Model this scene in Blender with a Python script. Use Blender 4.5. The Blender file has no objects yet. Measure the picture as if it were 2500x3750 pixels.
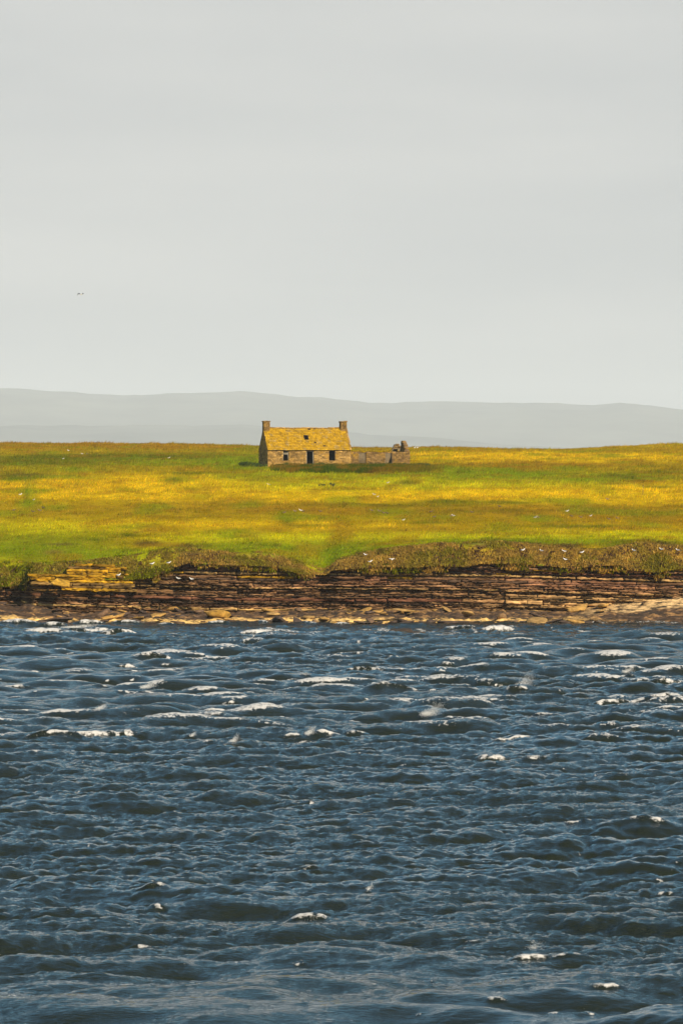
import bpy, bmesh, math, random
import numpy as np
from mathutils import Vector, Matrix
R = math.radians
random.seed(7); rng = np.random.default_rng(7)
scene = bpy.context.scene
COL = scene.collection

# ------------------------------------------------------------------ camera
F, PX0, PYH, CH = 17500.0, 1250.0, 1697.0, 15.0      # focal length in photo pixels, centre column, eye level row, eye height
cam = bpy.data.cameras.new('camera'); camo = bpy.data.objects.new('camera', cam); COL.objects.link(camo)
cam.sensor_fit = 'HORIZONTAL'; cam.sensor_width = 24.0; cam.lens = 24.0 * F / 2500.0
camo.location = (0, 0, CH); camo.rotation_euler = (R(90) - math.atan((1875 - PYH) / F), 0, 0)
cam.clip_start = 1.0; cam.clip_end = 80000.0
scene.camera = camo
scene.cycles.volume_bounces = 1; scene.cycles.use_denoising = True; scene.cycles.sample_clamp_indirect = 3.0

# ------------------------------------------------------------------ sky, sun, exposure
SUN_EL, SUN_AZ = 32.0, 146.0                              # azimuth clockwise from +Y: behind the camera, to the right
wd = bpy.data.worlds.new('World'); scene.world = wd; wd.use_nodes = True
nt = wd.node_tree; nt.nodes.clear()
N = nt.nodes.new; L = nt.links.new
wo = N('ShaderNodeOutputWorld'); bg = N('ShaderNodeBackground'); bg.inputs['Strength'].default_value = 0.10
sky = N('ShaderNodeTexSky'); sky.sky_type = 'NISHITA'; sky.sun_disc = False
sky.sun_elevation = R(SUN_EL); sky.sun_rotation = R(SUN_AZ); sky.air_density = 1.0; sky.dust_density = 0.15; sky.ozone_density = 3.0
tc = N('ShaderNodeTexCoord'); sx = N('ShaderNodeSeparateXYZ'); L(tc.outputs['Generated'], sx.inputs[0])
mp = N('ShaderNodeMapping'); mp.inputs['Scale'].default_value = (1, 1, 3.2); L(tc.outputs['Generated'], mp.inputs[0])
nz = N('ShaderNodeTexNoise'); nz.inputs['Scale'].default_value = 2.6; nz.inputs['Detail'].default_value = 6; nz.inputs['Roughness'].default_value = 0.5
L(mp.outputs[0], nz.inputs['Vector'])
# cloud bank thinning with height: cover = smooth(noise - height)
m1 = N('ShaderNodeMath'); m1.operation = 'MULTIPLY_ADD'; m1.inputs[1].default_value = -10.5; m1.inputs[2].default_value = 1.60; L(sx.outputs['Z'], m1.inputs[0])
m2 = N('ShaderNodeMath'); m2.operation = 'ADD'; L(m1.outputs[0], m2.inputs[0]); L(nz.outputs['Fac'], m2.inputs[1])
mr = N('ShaderNodeMapRange'); mr.interpolation_type = 'SMOOTHSTEP'; mr.inputs['From Min'].default_value = 0.42; mr.inputs['From Max'].default_value = 0.88; L(m2.outputs[0], mr.inputs['Value'])
mp2 = N('ShaderNodeMapping'); mp2.inputs['Scale'].default_value = (1, 1, 6.0); L(tc.outputs['Generated'], mp2.inputs[0])
nz2 = N('ShaderNodeTexNoise'); nz2.inputs['Scale'].default_value = 7.0; nz2.inputs['Detail'].default_value = 4; nz2.inputs['Roughness'].default_value = 0.45; L(mp2.outputs[0], nz2.inputs['Vector'])
cr = N('ShaderNodeValToRGB')
cr.color_ramp.elements[0].position = 0.36; cr.color_ramp.elements[0].color = (3.98, 4.10, 4.10, 1)
cr.color_ramp.elements[1].position = 0.66; cr.color_ramp.elements[1].color = (4.55, 4.60, 4.50, 1)
L(nz2.outputs['Fac'], cr.inputs[0])
mx = N('ShaderNodeMix'); mx.data_type = 'RGBA'; sk_ = N('ShaderNodeVectorMath'); sk_.operation = 'MULTIPLY'; sk_.inputs[1].default_value = (.47, .75, .73); L(sky.outputs[0], sk_.inputs[0]); L(mr.outputs[0], mx.inputs[0]); L(sk_.outputs[0], mx.inputs[6]); L(cr.outputs[0], mx.inputs[7])
L(mx.outputs[2], bg.inputs['Color']); L(bg.outputs[0], wo.inputs['Surface'])

sd = bpy.data.lights.new('sun', 'SUN'); sd.energy = 5.0; sd.angle = R(0.5); sd.color = (1.0, 0.84, 0.62)
so = bpy.data.objects.new('sun', sd); COL.objects.link(so); so.location = (60, -60, 80)
to_sun = Vector((math.sin(R(SUN_AZ)) * math.cos(R(SUN_EL)), math.cos(R(SUN_AZ)) * math.cos(R(SUN_EL)), math.sin(R(SUN_EL))))
so.rotation_euler = to_sun.to_track_quat('Z', 'Y').to_euler()
vs = scene.view_settings; vs.view_transform = 'Standard'; vs.look = 'None'; vs.gamma = 1; vs.use_curve_mapping = False; vs.exposure = 0.55

# ------------------------------------------------------------------ helpers
def _hash(ix, iy, seed):
    h = (ix.astype(np.int64) * 374761393 + iy.astype(np.int64) * 668265263 + seed * 1442695041) & 0xffffffff
    h = ((h ^ (h >> 13)) * 1274126177) & 0xffffffff
    h = (h ^ (h >> 16)) & 0xffffffff
    return h.astype(np.float64) / 4294967295.0
def vn(x, y, seed=0):
    x = np.asarray(x, float); y = np.asarray(y, float)
    x, y = np.broadcast_arrays(x, y)
    ix = np.floor(x); iy = np.floor(y); fx = x - ix; fy = y - iy
    fx = fx * fx * (3 - 2 * fx); fy = fy * fy * (3 - 2 * fy)
    a = _hash(ix, iy, seed); b = _hash(ix + 1, iy, seed); c = _hash(ix, iy + 1, seed); d = _hash(ix + 1, iy + 1, seed)
    return (a * (1 - fx) + b * fx) * (1 - fy) + (c * (1 - fx) + d * fx) * fy
def fbm(x, y, seed=0, oct=4, gain=0.5):
    s = 0; a = 1; t = 0
    for o in range(oct):
        s = s + a * (vn(np.asarray(x) * 2 ** o, np.asarray(y) * 2 ** o, seed + 17 * o) * 2 - 1); t += a; a *= gain
    return s / t
def sst(a, b, x):
    t = np.clip((np.asarray(x, float) - a) / (b - a), 0, 1); return t * t * (3 - 2 * t)
def pxy(x, Y, z):
    return PX0 + x * F / Y, PYH + (CH - z) * F / Y
def at(px, py, Y):                                        # a point seen at photo pixel px, py standing Y metres away
    return Vector(((px - PX0) / F * Y, Y, CH - (py - PYH) / F * Y))
def sea(px, py):
    Y = CH * F / (py - PYH); return (px - PX0) / F * Y, Y

def mesh_obj(name, v, f, mat=None, parent=None, col=None, smooth=False, kind=None, link=True, attrs=None):
    me = bpy.data.meshes.new(name)
    v = np.asarray(v, np.float32); me.vertices.add(len(v)); me.vertices.foreach_set('co', v.ravel())
    if isinstance(f, np.ndarray):
        n = f.shape[1]; cnt = np.full(len(f), n, np.int32); idx = f.ravel().astype(np.int32)
    else:
        cnt = np.array([len(a) for a in f], np.int32); idx = np.array([i for a in f for i in a], np.int32)
    me.loops.add(len(idx)); me.loops.foreach_set('vertex_index', idx)
    me.polygons.add(len(cnt)); me.polygons.foreach_set('loop_start', np.concatenate([[0], np.cumsum(cnt)[:-1]]).astype(np.int32))
    me.polygons.foreach_set('loop_total', cnt)
    if smooth: me.polygons.foreach_set('use_smooth', np.ones(len(cnt), bool))
    me.update(calc_edges=True)
    if col is not None:
        ca = me.color_attributes.new('col', 'FLOAT_COLOR', 'POINT')
        c4 = np.ones((len(v), 4), np.float32); c4[:, :3] = col; ca.data.foreach_set('color', c4.ravel())
    for k, a in (attrs or {}).items():
        at_ = me.attributes.new(k, 'FLOAT', 'POINT'); at_.data.foreach_set('value', np.asarray(a, np.float32))
    if mat: me.materials.append(mat)
    o = bpy.data.objects.new(name, me)
    if link: COL.objects.link(o)
    if parent: o.parent = parent
    if kind: o['kind'] = kind
    return o
def tag(o, label, cat, group=None):
    o['label'] = label; o['category'] = cat
    if group: o['group'] = group
    return o
def empty(name, loc, rz=0, label=None, cat=None, group=None):
    o = bpy.data.objects.new(name, None); COL.objects.link(o); o.location = loc; o.rotation_euler = (0, 0, rz); o.empty_display_size = 0.3
    if label: tag(o, label, cat, group)
    return o
def grid_faces(nr, nc):
    i = np.arange(nr * nc).reshape(nr, nc)
    return np.stack([i[:-1, :-1], i[:-1, 1:], i[1:, 1:], i[1:, :-1]], -1).reshape(-1, 4)

class MB:                                                  # collects pieces into one mesh
    def __init__(s): s.v = []; s.f = []; s.c = []; s.n = 0
    def add(s, v, f, c=None):
        v = np.asarray(v, float); s.v.append(v); s.f += [tuple(int(i) + s.n for i in a) for a in f]
        s.c.append(np.broadcast_to(np.asarray(c if c is not None else (1, 1, 1), float), (len(v), 3))); s.n += len(v)
    def box(s, x0, x1, y0, y1, z0, z1, c=None):
        v = [(x, y, z) for z in (z0, z1) for y in (y0, y1) for x in (x0, x1)]
        s.add(v, [(0, 2, 3, 1), (4, 5, 7, 6), (0, 1, 5, 4), (2, 6, 7, 3), (0, 4, 6, 2), (1, 3, 7, 5)], c)
    def prism(s, poly, y0, y1, c=None):                    # outline in x,z pushed along y
        n = len(poly)
        v = [(x, y0, z) for x, z in poly] + [(x, y1, z) for x, z in poly]
        f = [tuple(range(n)), tuple(range(2 * n - 1, n - 1, -1))] + [(i, i + n, (i + 1) % n + n, (i + 1) % n) for i in range(n)]
        s.add(v, f, c)
    def build(s, name, mat, parent=None, kind=None, smooth=False, link=True):
        return mesh_obj(name, np.concatenate(s.v), s.f, mat, parent, np.concatenate(s.c), smooth, kind, link)

def nodes(m):
    m.use_nodes = True; t = m.node_tree; return t, t.nodes['Principled BSDF'], t.nodes.new, t.links.new
def mat_col(name, rough=0.9, scale=6.0, stretch=(1, 1, 1), lo=0.6, hi=1.35, bump=0.4, bscale=None, bdist=0.05, rnd=0.0, spec=0.2, base=None, detail=5, tint=None, tint_amt=(0.55, 0.7), tscale=1.5, transl=0.0):
    """colour attribute (or a plain base) varied by noise, per-piece randomness and a second stain colour"""
    m = bpy.data.materials.new(name); t, b, n, l = nodes(m)
    if base is None:
        a = n('ShaderNodeAttribute'); a.attribute_name = 'col'; c = a.outputs['Color']
    else:
        a = n('ShaderNodeRGB'); a.outputs[0].default_value = (*base, 1); c = a.outputs[0]
    g = n('ShaderNodeNewGeometry'); mpn = n('ShaderNodeMapping'); mpn.inputs['Scale'].default_value = stretch; l(g.outputs['Position'], mpn.inputs[0])
    z = n('ShaderNodeTexNoise'); z.inputs['Scale'].default_value = scale; z.inputs['Detail'].default_value = detail; z.inputs['Roughness'].default_value = 0.62; l(mpn.outputs[0], z.inputs['Vector'])
    r = n('ShaderNodeMapRange'); r.inputs['From Min'].default_value = 0.3; r.inputs['From Max'].default_value = 0.7; r.inputs['To Min'].default_value = lo; r.inputs['To Max'].default_value = hi; l(z.outputs['Fac'], r.inputs['Value'])
    fac = r.outputs[0]
    if rnd:
        oi = n('ShaderNodeObjectInfo'); s = n('ShaderNodeMath'); s.operation = 'ADD'; l(oi.outputs['Random'], s.inputs[0]); l(g.outputs['Random Per Island'], s.inputs[1])
        fr = n('ShaderNodeMath'); fr.operation = 'FRACT'; l(s.outputs[0], fr.inputs[0])
        rr = n('ShaderNodeMapRange'); rr.inputs['To Min'].default_value = 1 - rnd; rr.inputs['To Max'].default_value = 1 + rnd; l(fr.outputs[0], rr.inputs['Value'])
        mu = n('ShaderNodeMath'); mu.operation = 'MULTIPLY'; l(fac, mu.inputs[0]); l(rr.outputs[0], mu.inputs[1]); fac = mu.outputs[0]
    vm = n('ShaderNodeVectorMath'); vm.operation = 'SCALE'; l(c, vm.inputs[0]); l(fac, vm.inputs['Scale']); c = vm.outputs[0]
    if tint:
        z3 = n('ShaderNodeTexNoise'); z3.inputs['Scale'].default_value = tscale; z3.inputs['Detail'].default_value = 7; z3.inputs['Roughness'].default_value = 0.68; l(mpn.outputs[0], z3.inputs['Vector'])
        r3 = n('ShaderNodeMapRange'); r3.inputs['From Min'].default_value = tint_amt[0]; r3.inputs['From Max'].default_value = tint_amt[1]; l(z3.outputs['Fac'], r3.inputs['Value'])
        mx_ = n('ShaderNodeMix'); mx_.data_type = 'RGBA'; l(r3.outputs[0], mx_.inputs[0]); l(c, mx_.inputs[6]); mx_.inputs[7].default_value = (*tint, 1); c = mx_.outputs[2]
    l(c, b.inputs['Base Color']); b.inputs['Roughness'].default_value = rough; b.inputs['Specular IOR Level'].default_value = spec
    if bump:
        z2 = n('ShaderNodeTexNoise'); z2.inputs['Scale'].default_value = bscale or scale * 2; z2.inputs['Detail'].default_value = 6; l(mpn.outputs[0], z2.inputs['Vector'])
        bn = n('ShaderNodeBump'); bn.inputs['Strength'].default_value = bump; bn.inputs['Distance'].default_value = bdist; l(z2.outputs['Fac'], bn.inputs['Height']); l(bn.outputs[0], b.inputs['Normal'])
    if transl:
        tr = n('ShaderNodeBsdfTranslucent'); l(c, tr.inputs['Color']); ms = n('ShaderNodeMixShader'); ms.inputs[0].default_value = transl
        l(b.outputs[0], ms.inputs[1]); l(tr.outputs[0], ms.inputs[2]); l(ms.outputs[0], t.nodes['Material Output'].inputs['Surface'])
    return m

# ------------------------------------------------------------------ sea
def ocean_tile(Lt, n, lam_lo, lam_hi, lam_p, hs, seed, wdir, spread=2.0, ex=3.75):
    r = np.random.default_rng(seed)
    k1 = np.fft.fftfreq(n, Lt / n) * 2 * np.pi; kx, ky = np.meshgrid(k1, k1, indexing='ij'); k = np.hypot(kx, ky); k[0, 0] = 1e-6
    kp = 2 * np.pi / lam_p; c = (kx * wdir[0] + ky * wdir[1]) / k
    S = np.exp(-1.1 * (kp / k) ** 2) / k ** ex * (np.abs(c) ** spread * np.where(c > 0, 1, 0.12) + 0.03)
    S = np.where((k > 2 * np.pi / lam_hi) & (k < 2 * np.pi / lam_lo), S, 0)
    H = (r.normal(size=(n, n)) + 1j * r.normal(size=(n, n))) * np.sqrt(S)
    h = np.fft.ifft2(H); sc = hs / 4 / h.real.std(); H = H * sc
    h = np.fft.ifft2(H).real
    dx = np.fft.ifft2(-1j * kx / k * H).real; dy = np.fft.ifft2(-1j * ky / k * H).real
    jxx = np.fft.ifft2(kx * kx / k * H).real; jyy = np.fft.ifft2(ky * ky / k * H).real; jxy = np.fft.ifft2(kx * ky / k * H).real
    return dict(L=Lt, n=n, h=h, dx=dx, dy=dy, jxx=jxx, jyy=jyy, jxy=jxy)
def samp(a, Lt, n, x, y):
    u = (x / Lt % 1) * n; v = (y / Lt % 1) * n; i = np.floor(u).astype(int); j = np.floor(v).astype(int); fu = u - i; fv = v - j
    i %= n; j %= n; i1 = (i + 1) % n; j1 = (j + 1) % n
    return (a[i, j] * (1 - fu) + a[i1, j] * fu) * (1 - fv) + (a[i, j1] * (1 - fu) + a[i1, j1] * fu) * fv

WHITECAPS = [(60,2288,130),(200,2290,90),(330,2286,110),(460,2287,90),(610,2289,60),(800,2288,70),(960,2285,50),(1130,2284,50),(1250,2285,60),(170,2317,150),(290,2313,190),(360,2311,80),(446,2325,110),(773,2330,45),(857,2304,35),(965,2320,170),(255,2394,40),(339,2391,18),(566,2415,90),(622,2407,25),(219,2429,20),(127,2459,60),(311,2453,30),
(805,2417,30),(749,2434,40),(799,2442,30),(815,2456,50),(912,2421,30),(454,2442,70),(494,2459,80),(801,2477,35),(875,2489,40),(555,2501,50),(482,2497,15),(1010,2502,130),(1130,2504,160),(1108,2487,40),(56,2529,100),
(60,2567,55),(159,2559,50),(526,2539,75),(454,2543,80),(359,2537,80),(363,2521,40),(857,2575,60),(359,2615,60),(299,2619,40),(638,2623,30),(486,2631,30),(582,2576,18),(909,2556,40),(797,2611,90),
(200,2708,150),(330,2703,130),(440,2700,90),(701,2714,30),(1124,2710,60),(1064,2702,60),(1195,2698,100),(846,2738,50),(921,2732,35),(255,2760,55),(127,2774,40),(207,2782,30),(1338,2312,35),(1401,2314,80),(1690,2306,100),(1820,2309,120),
(2135,2312,60),(1533,2349,25),(1824,2348,45),(2262,2364,30),(2358,2364,45),(1660,2389,50),(1437,2411,50),(1549,2415,35),(1625,2440,35),(1975,2437,50),(2035,2425,45),(1330,2469,120),(1306,2483,30),(1912,2483,35),
(1625,2501,40),(2278,2479,75),(1816,2511,60),(2163,2513,50),(2222,2513,80),(1716,2525,45),(1441,2531,160),(1306,2555,45),(1585,2531,35),(1888,2547,70),(2007,2559,110),(1617,2572,60),(1680,2560,50),(2238,2577,120),
(2446,2515,110),(2340,2572,90),(2440,2565,130),(2382,2623,55),(1278,2639,60),(1549,2635,60),(1860,2641,25),(1983,2635,100),(1549,2673,50),(1290,2690,70),(1888,2721,170),(2334,2730,50),(1808,2780,120),(1971,2786,70),
(980,2806,40),(1148,2946,30),(414,3101,70),(909,2994,40),(574,3280,110),(590,3326,35),(1132,3402,130),(801,3428,40),(40,3350,50),(478,3613,120),(510,3470,80),(28,3657,30),(550,3434,50),(2230,3092,60),(2366,3043,110),
(2127,3039,90),(1346,3285,75),(2453,3269,60),(1904,3262,25),(1943,3510,120),(2071,3510,80),(1808,3669,60),(2023,3697,40),(1382,3447,25),(2206,3637,90)]
REEF = [(1070,2322,150,14),(1470,2311,100,22),(1530,2316,60,9),(275,2326,170,9),(1640,2324,26,9),(1905,2316,34,7),(1700,2318,24,6),(2085,2318,60,6),(1150,2330,70,7)]   # px, py, width, height in photo pixels

def build_sea():
    wdir = (0.30, -0.954)
    A = ocean_tile(170.0, 1024, 1.8, 60, 9.0, 0.80, 3, wdir, 2.2, 4.35); B = ocean_tile(41.0, 1024, 0.15, 2.6, 2.6, 0.15, 5, wdir, 1.3, 3.55)
    Yr = [100.0]
    while Yr[-1] < 458: Yr.append(Yr[-1] * 1.00092)
    Yr = np.array(list(-800 + np.arange(0, 900, 90.0)) + Yr + [480, 520, 600, 800, 1200, 2000, 4000, 8000, 16000, 37000])
    u = np.linspace(-1, 1, 470); ext = np.array([1.06, 1.2, 1.5, 2.2, 4, 9, 25, 70.0]); u = np.concatenate([-ext[::-1], u, ext])
    half = 0.0714 * np.clip(Yr, 100, 500) * 1.30
    x0 = u[None, :] * half[:, None]; y0 = np.repeat(Yr[:, None], len(u), 1)
    amp = (1 - sst(1.0, 1.25, np.abs(u)))[None, :] * (sst(88, 101, Yr) * (1 - sst(452, 462, Yr)))[:, None]
    shoal = 1 - 0.5 * sst(385, 452, y0)                   # waves flatten towards the sheltered shore
    gust = 0.15 + 1.05 * sst(.22, .72, vn(x0 / 24 + 3, y0 / 40, 8))
    x = x0.copy(); y = y0.copy(); z = np.zeros_like(x); jxx = 1.0; jyy = 1.0; jxy = 0.0
    for T, rot, ch, g in ((A, 0.0, 1.25, shoal * (.62 + .80 * vn(x0 / 38 + 7, y0 / 60, 14))), (B, 0.3, 0.9, gust + 0.12)):
        cx = x0 * math.cos(rot) + y0 * math.sin(rot) + 500; cy = -x0 * math.sin(rot) + y0 * math.cos(rot) + 700
        s = lambda kk: samp(T[kk], T['L'], T['n'], cx, cy) * amp * g
        ddx, ddy = s('dx') * ch, s('dy') * ch
        x += ddx * math.cos(rot) - ddy * math.sin(rot); y += ddx * math.sin(rot) + ddy * math.cos(rot); z += s('h')
        if T is A: jxx = jxx - ch * s('jxx'); jyy = jyy - ch * s('jyy'); jxy = ch * s('jxy')
        else: jxx = jxx - 0.35 * s('jxx'); jyy = jyy - 0.35 * s('jyy'); jxy = jxy + 0.35 * s('jxy')
    J = jxx * jyy - jxy ** 2
    inner = J[(Yr > 120) & (Yr < 400)][:, 30:-30]; q1, q2 = np.percentile(inner, (9.5, 1.8))
    foam = sst(q1, q2, J) * sst(.40, .72, vn(x0 / 4.5, y0 / 11, 31)) * (.25 + .60 * sst(200, 290, y0)) * (1 - .5 * sst(390, 440, y0))
    r2 = np.random.default_rng(11)
    caps = [(a_, b_, c_, 1.0) for a_, b_, c_ in WHITECAPS]
    for _ in range(520):                                   # small broken flecks between the large crests
        py = 2300 + 1450 * r2.random() ** 1.9
        caps.append((r2.uniform(-150, 2650), py, float(np.clip(r2.lognormal(2.9, .5), 8, 70)) * (1 if py < 2850 else 1.3), r2.uniform(.55, .95) if py < 2900 else r2.uniform(.4, .75)))
    for (px, py, w, inten) in caps:                        # breaking crests: a steep little hump with foam spilling down its near face
        cx, cy = sea(px, py); m = F / cy; Lh = w / m / 2 * 1.25; a = np.clip(Lh * 0.24, 0.03, 0.40) * (1 if inten == 1 else .6); dpt = np.clip(Lh * 0.5, 0.22, 1.1)
        ang = r2.uniform(-0.25, 0.35); br = r2.uniform(.2, .5)
        i0, i1 = np.searchsorted(Yr, (cy - 3.5 * dpt - 1.5, cy + 4 * dpt + 1.5)); hw = .0714 * cy * 1.3
        j0, j1 = np.searchsorted(u, ((cx - 2.6 * Lh - .5) / hw, (cx + 2.6 * Lh + .5) / hw))
        if i1 - i0 < 2 or j1 - j0 < 2: continue
        sl = (slice(i0, i1), slice(j0, j1)); X = x0[sl] - cx; Y = y0[sl] - cy
        s = (X * math.cos(ang) + Y * math.sin(ang)) / Lh; c = (-X * math.sin(ang) + Y * math.cos(ang)) / dpt
        c = c + 0.55 * fbm(s * 1.5 + px, s * 0 + py, 3, 3) + 0.18 * s * s
        env = np.exp(-np.abs(s) ** 3 * 1.1)
        prof = np.where(c < 0, np.exp(-(c / 0.55) ** 2), np.exp(-(c / 1.5) ** 2))
        z[sl] += a * env * prof
        y[sl] -= a * 0.9 * env * prof * np.where(c < 0, 1, .4)
        frag = sst(br - .2, br + .25, vn(s * 3.1 + py, c * .5 + px, 5)) * .6 + .4
        fm = (1.0 - .08 * float(sst(2780, 2950, py))) * inten * np.exp(-np.abs(s) ** 3 * .9) * np.where(c < -.1, np.exp(-((c + .1) / .6) ** 2), np.exp(-((c + .1) / 1.0) ** 2)) * frag
        tail = .74 * inten * np.exp(-(s / 1.15) ** 2) * sst(-.3, .3, c) * sst(3.2, .4, c) * vn(s * 3 + px, c * 1.2, 6) * 1.2   # lace left behind on the back of the wave
        foam[sl] = np.maximum(foam[sl], np.maximum(fm, tail))
    # thin wash along the rocks
    wash = np.exp(-((y0 - 450.2 - 1.2 * fbm(x0 / 5, 0 * x0, 4, 3)) / 1.1) ** 2) * (0.55 + 0.45 * sst(-8, -24, x0)) * amp
    foam = np.maximum(foam, wash * sst(.45, .65, vn(x0 / 2.8, y0 * 0, 9)))
    for (px, py, w, h) in REEF:
        cx, cy = sea(px, py); rx = w / F * cy / 2 + 0.7
        d = ((x0 - cx) / rx) ** 2 + ((y0 - cy) / 2.6) ** 2
        foam = np.maximum(foam, np.exp(-(d - 1) ** 2 * 2.2) * 0.62 * sst(.3, .6, vn(x0 * 1.1, y0 / 3, 15)))
    v = np.stack([x, y, z], -1).reshape(-1, 3)
    m = bpy.data.materials.new('sea_water'); t, b, n, l = nodes(m)
    a = n('ShaderNodeAttribute'); a.attribute_name = 'foam'
    g = n('ShaderNodeNewGeometry')
    mpn = n('ShaderNodeMapping'); mpn.inputs['Scale'].default_value = (1, 0.6, 1); l(g.outputs['Position'], mpn.inputs[0])
    def rip(scale, sc, rot, det):
        q = n('ShaderNodeMapping'); q.inputs['Scale'].default_value = sc; q.inputs['Rotation'].default_value = (0, 0, rot); l(g.outputs['Position'], q.inputs[0])
        k = n('ShaderNodeTexNoise'); k.inputs['Scale'].default_value = scale; k.inputs['Detail'].default_value = det; k.inputs['Roughness'].default_value = .6; l(q.outputs[0], k.inputs['Vector']); return k.outputs['Fac']
    r1 = rip(1.5, (.75, 1.5, 1), .35, 4); r2_ = rip(6.0, (.6, 1.4, 1), -.15, 4)
    bn0 = n('ShaderNodeBump'); bn0.inputs['Strength'].default_value = .7; bn0.inputs['Distance'].default_value = .13; l(r1, bn0.inputs['Height'])
    bn = n('ShaderNodeBump'); bn.inputs['Strength'].default_value = .7; bn.inputs['Distance'].default_value = .085; l(r2_, bn.inputs['Height']); l(bn0.outputs[0], bn.inputs['Normal'])
    gs = rip(.045, (.6, 1.0, 1), .1, 3); gm = n('ShaderNodeMapRange'); gm.inputs['From Min'].default_value = .38; gm.inputs['From Max'].default_value = .62; gm.inputs['To Min'].default_value = .22; gm.inputs['To Max'].default_value = 1.0; l(gs, gm.inputs['Value'])
    l(gm.outputs[0], bn.inputs['Strength']); l(gm.outputs[0], bn0.inputs['Strength'])    # smoother slicks between gusts
    b.inputs['Base Color'].default_value = (0.012, 0.0155, 0.009, 1); b.inputs['Roughness'].default_value = 0.06; b.inputs['IOR'].default_value = 1.333
    l(bn.outputs[0], b.inputs['Normal'])
    z2 = rip(4.0, (1.0, .8, 1), .2, 9)
    z2.node.inputs['Roughness'].default_value = .72
    ad = n('ShaderNodeMath'); ad.operation = 'MULTIPLY_ADD'; l(z2, ad.inputs[0]); ad.inputs[1].default_value = 2.3; l(a.outputs['Fac'], ad.inputs[2])
    mrn = n('ShaderNodeMapRange'); mrn.interpolation_type = 'SMOOTHSTEP'; mrn.inputs['From Min'].default_value = 1.58; mrn.inputs['From Max'].default_value = 2.0; mrn.inputs['To Max'].default_value = .92; l(ad.outputs[0], mrn.inputs['Value'])
    fb = n('ShaderNodeBsdfPrincipled'); fb.inputs['Base Color'].default_value = (0.56, 0.55, 0.53, 1); fb.inputs['Roughness'].default_value = 0.8; fb.inputs['Specular IOR Level'].default_value = .2
    fbn = n('ShaderNodeBump'); fbn.inputs['Strength'].default_value = .5; fbn.inputs['Distance'].default_value = .12; l(z2, fbn.inputs['Height']); l(fbn.outputs[0], fb.inputs['Normal'])
    ms = n('ShaderNodeMixShader'); l(mrn.outputs[0], ms.inputs[0]); l(b.outputs[0], ms.inputs[1]); l(fb.outputs[0], ms.inputs[2])
    l(ms.outputs[0], t.nodes['Material Output'].inputs['Surface'])
    o = mesh_obj('sea', v, grid_faces(len(Yr), len(u)), m, smooth=True, kind='structure', attrs={'foam': foam.ravel()})
build_sea()

# spray thrown off the breaking crests
def spray():
    r = np.random.default_rng(4); pts = []; sz = []
    for px, py, n, hh, ww in ((1890, 2540, 620, 1.25, 1.1), (1556, 2632, 420, .8, 1.1), (526, 2532, 260, .5, .9), (2285, 2474, 160, .45, .7), (1124, 2704, 170, .5, .5), (848, 2734, 150, .5, .4), (359, 2611, 130, .4, .6), (700, 2712, 60, .3, .3), (1346, 3282, 60, .22, .2), (1943, 3500, 70, .2, .4), (1125, 3396, 90, .2, .35), (255, 2308, 300, .4, 2.6)):
        n *= 6; x, y = sea(px, py); t = r.random(n) ** 1.5
        gx = x + t * ww * 0.9 + r.normal(0, .16, n) * ww; gz = 0.25 + t * hh * r.random(n) ** .7 + r.normal(0, .08, n) * hh; gy = y - .3 + r.normal(0, .35, n)
        pts.append(np.stack([gx, gy, gz], 1)); sz.append(r.uniform(.004, .012, n) * (y / 300) * (1 - .55 * t))
    p = np.concatenate(pts); s = np.concatenate(sz)
    T = np.array([(1, 1, 1), (1, -1, -1), (-1, 1, -1), (-1, -1, 1.0)])
    v = (p[:, None] + T[None] * s[:, None, None]).reshape(-1, 3); b = np.arange(len(p))[:, None, None] * 4
    f = (b + np.array([(0, 1, 2), (0, 3, 1), (0, 2, 3), (1, 3, 2)])[None]).reshape(-1, 3)
    m = mat_col('spray', base=(.85, .85, .83), lo=.95, hi=1.0, bump=0, rough=.6)
    mesh_obj('sea_spray', v, f, m, kind='stuff')
spray()

# ------------------------------------------------------------------ land: height tables traced along the shore
LIP = np.array([(-1500,2110),(-300,2110),(0,2150),(90,2140),(110,2120),(250,2118),(350,2122),(480,2122),(560,2112),(640,2075),(700,2058),(800,2066),(900,2068),(1000,2072),(1050,2086),(1100,2100),(1190,2104),(1215,2086),(1300,2080),(1400,2072),(1500,2076),(1600,2070),(1700,2074),(1750,2062),(1900,2060),(2000,2070),(2100,2080),(2180,2070),(2270,2068),(2300,2086),(2400,2094),(2500,2078),(2700,2070),(4000,2070)], float)
BANK = np.array([(-1500,2040),(-300,2040),(0,2060),(100,2065),(250,2062),(330,2055),(480,2035),(600,2012),(700,2012),(800,2022),(900,2022),(1000,2028),(1080,2052),(1150,2080),(1190,2086),(1220,2068),(1250,2044),(1320,2030),(1400,2012),(1600,1992),(1850,1986),(2000,2002),(2100,2010),(2200,2016),(2300,1998),(2340,1990),(2450,2002),(2700,2000),(4000,2000)], float)
FOOT = np.array([(-1500,2225),(0,2215),(120,2222),(250,2240),(450,2246),(800,2240),(1100,2236),(1600,2233),(1950,2236),(2100,2232),(2200,2219),(2300,2206),(2400,2195),(2500,2184),(2700,2170),(4000,2170)], float)
SKY = np.array([(-4000,1640),(-500,1628),(0,1625),(300,1625),(600,1629),(900,1632),(1200,1640),(1450,1643),(1700,1639),(2050,1646),(2250,1636),(2500,1627),(3000,1622),(6000,1640)], float)
def tab(T, p): return np.interp(p, T[:, 0], T[:, 1])
def pe(x): return PX0 + np.asarray(x, float) * F / 461.0
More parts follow.
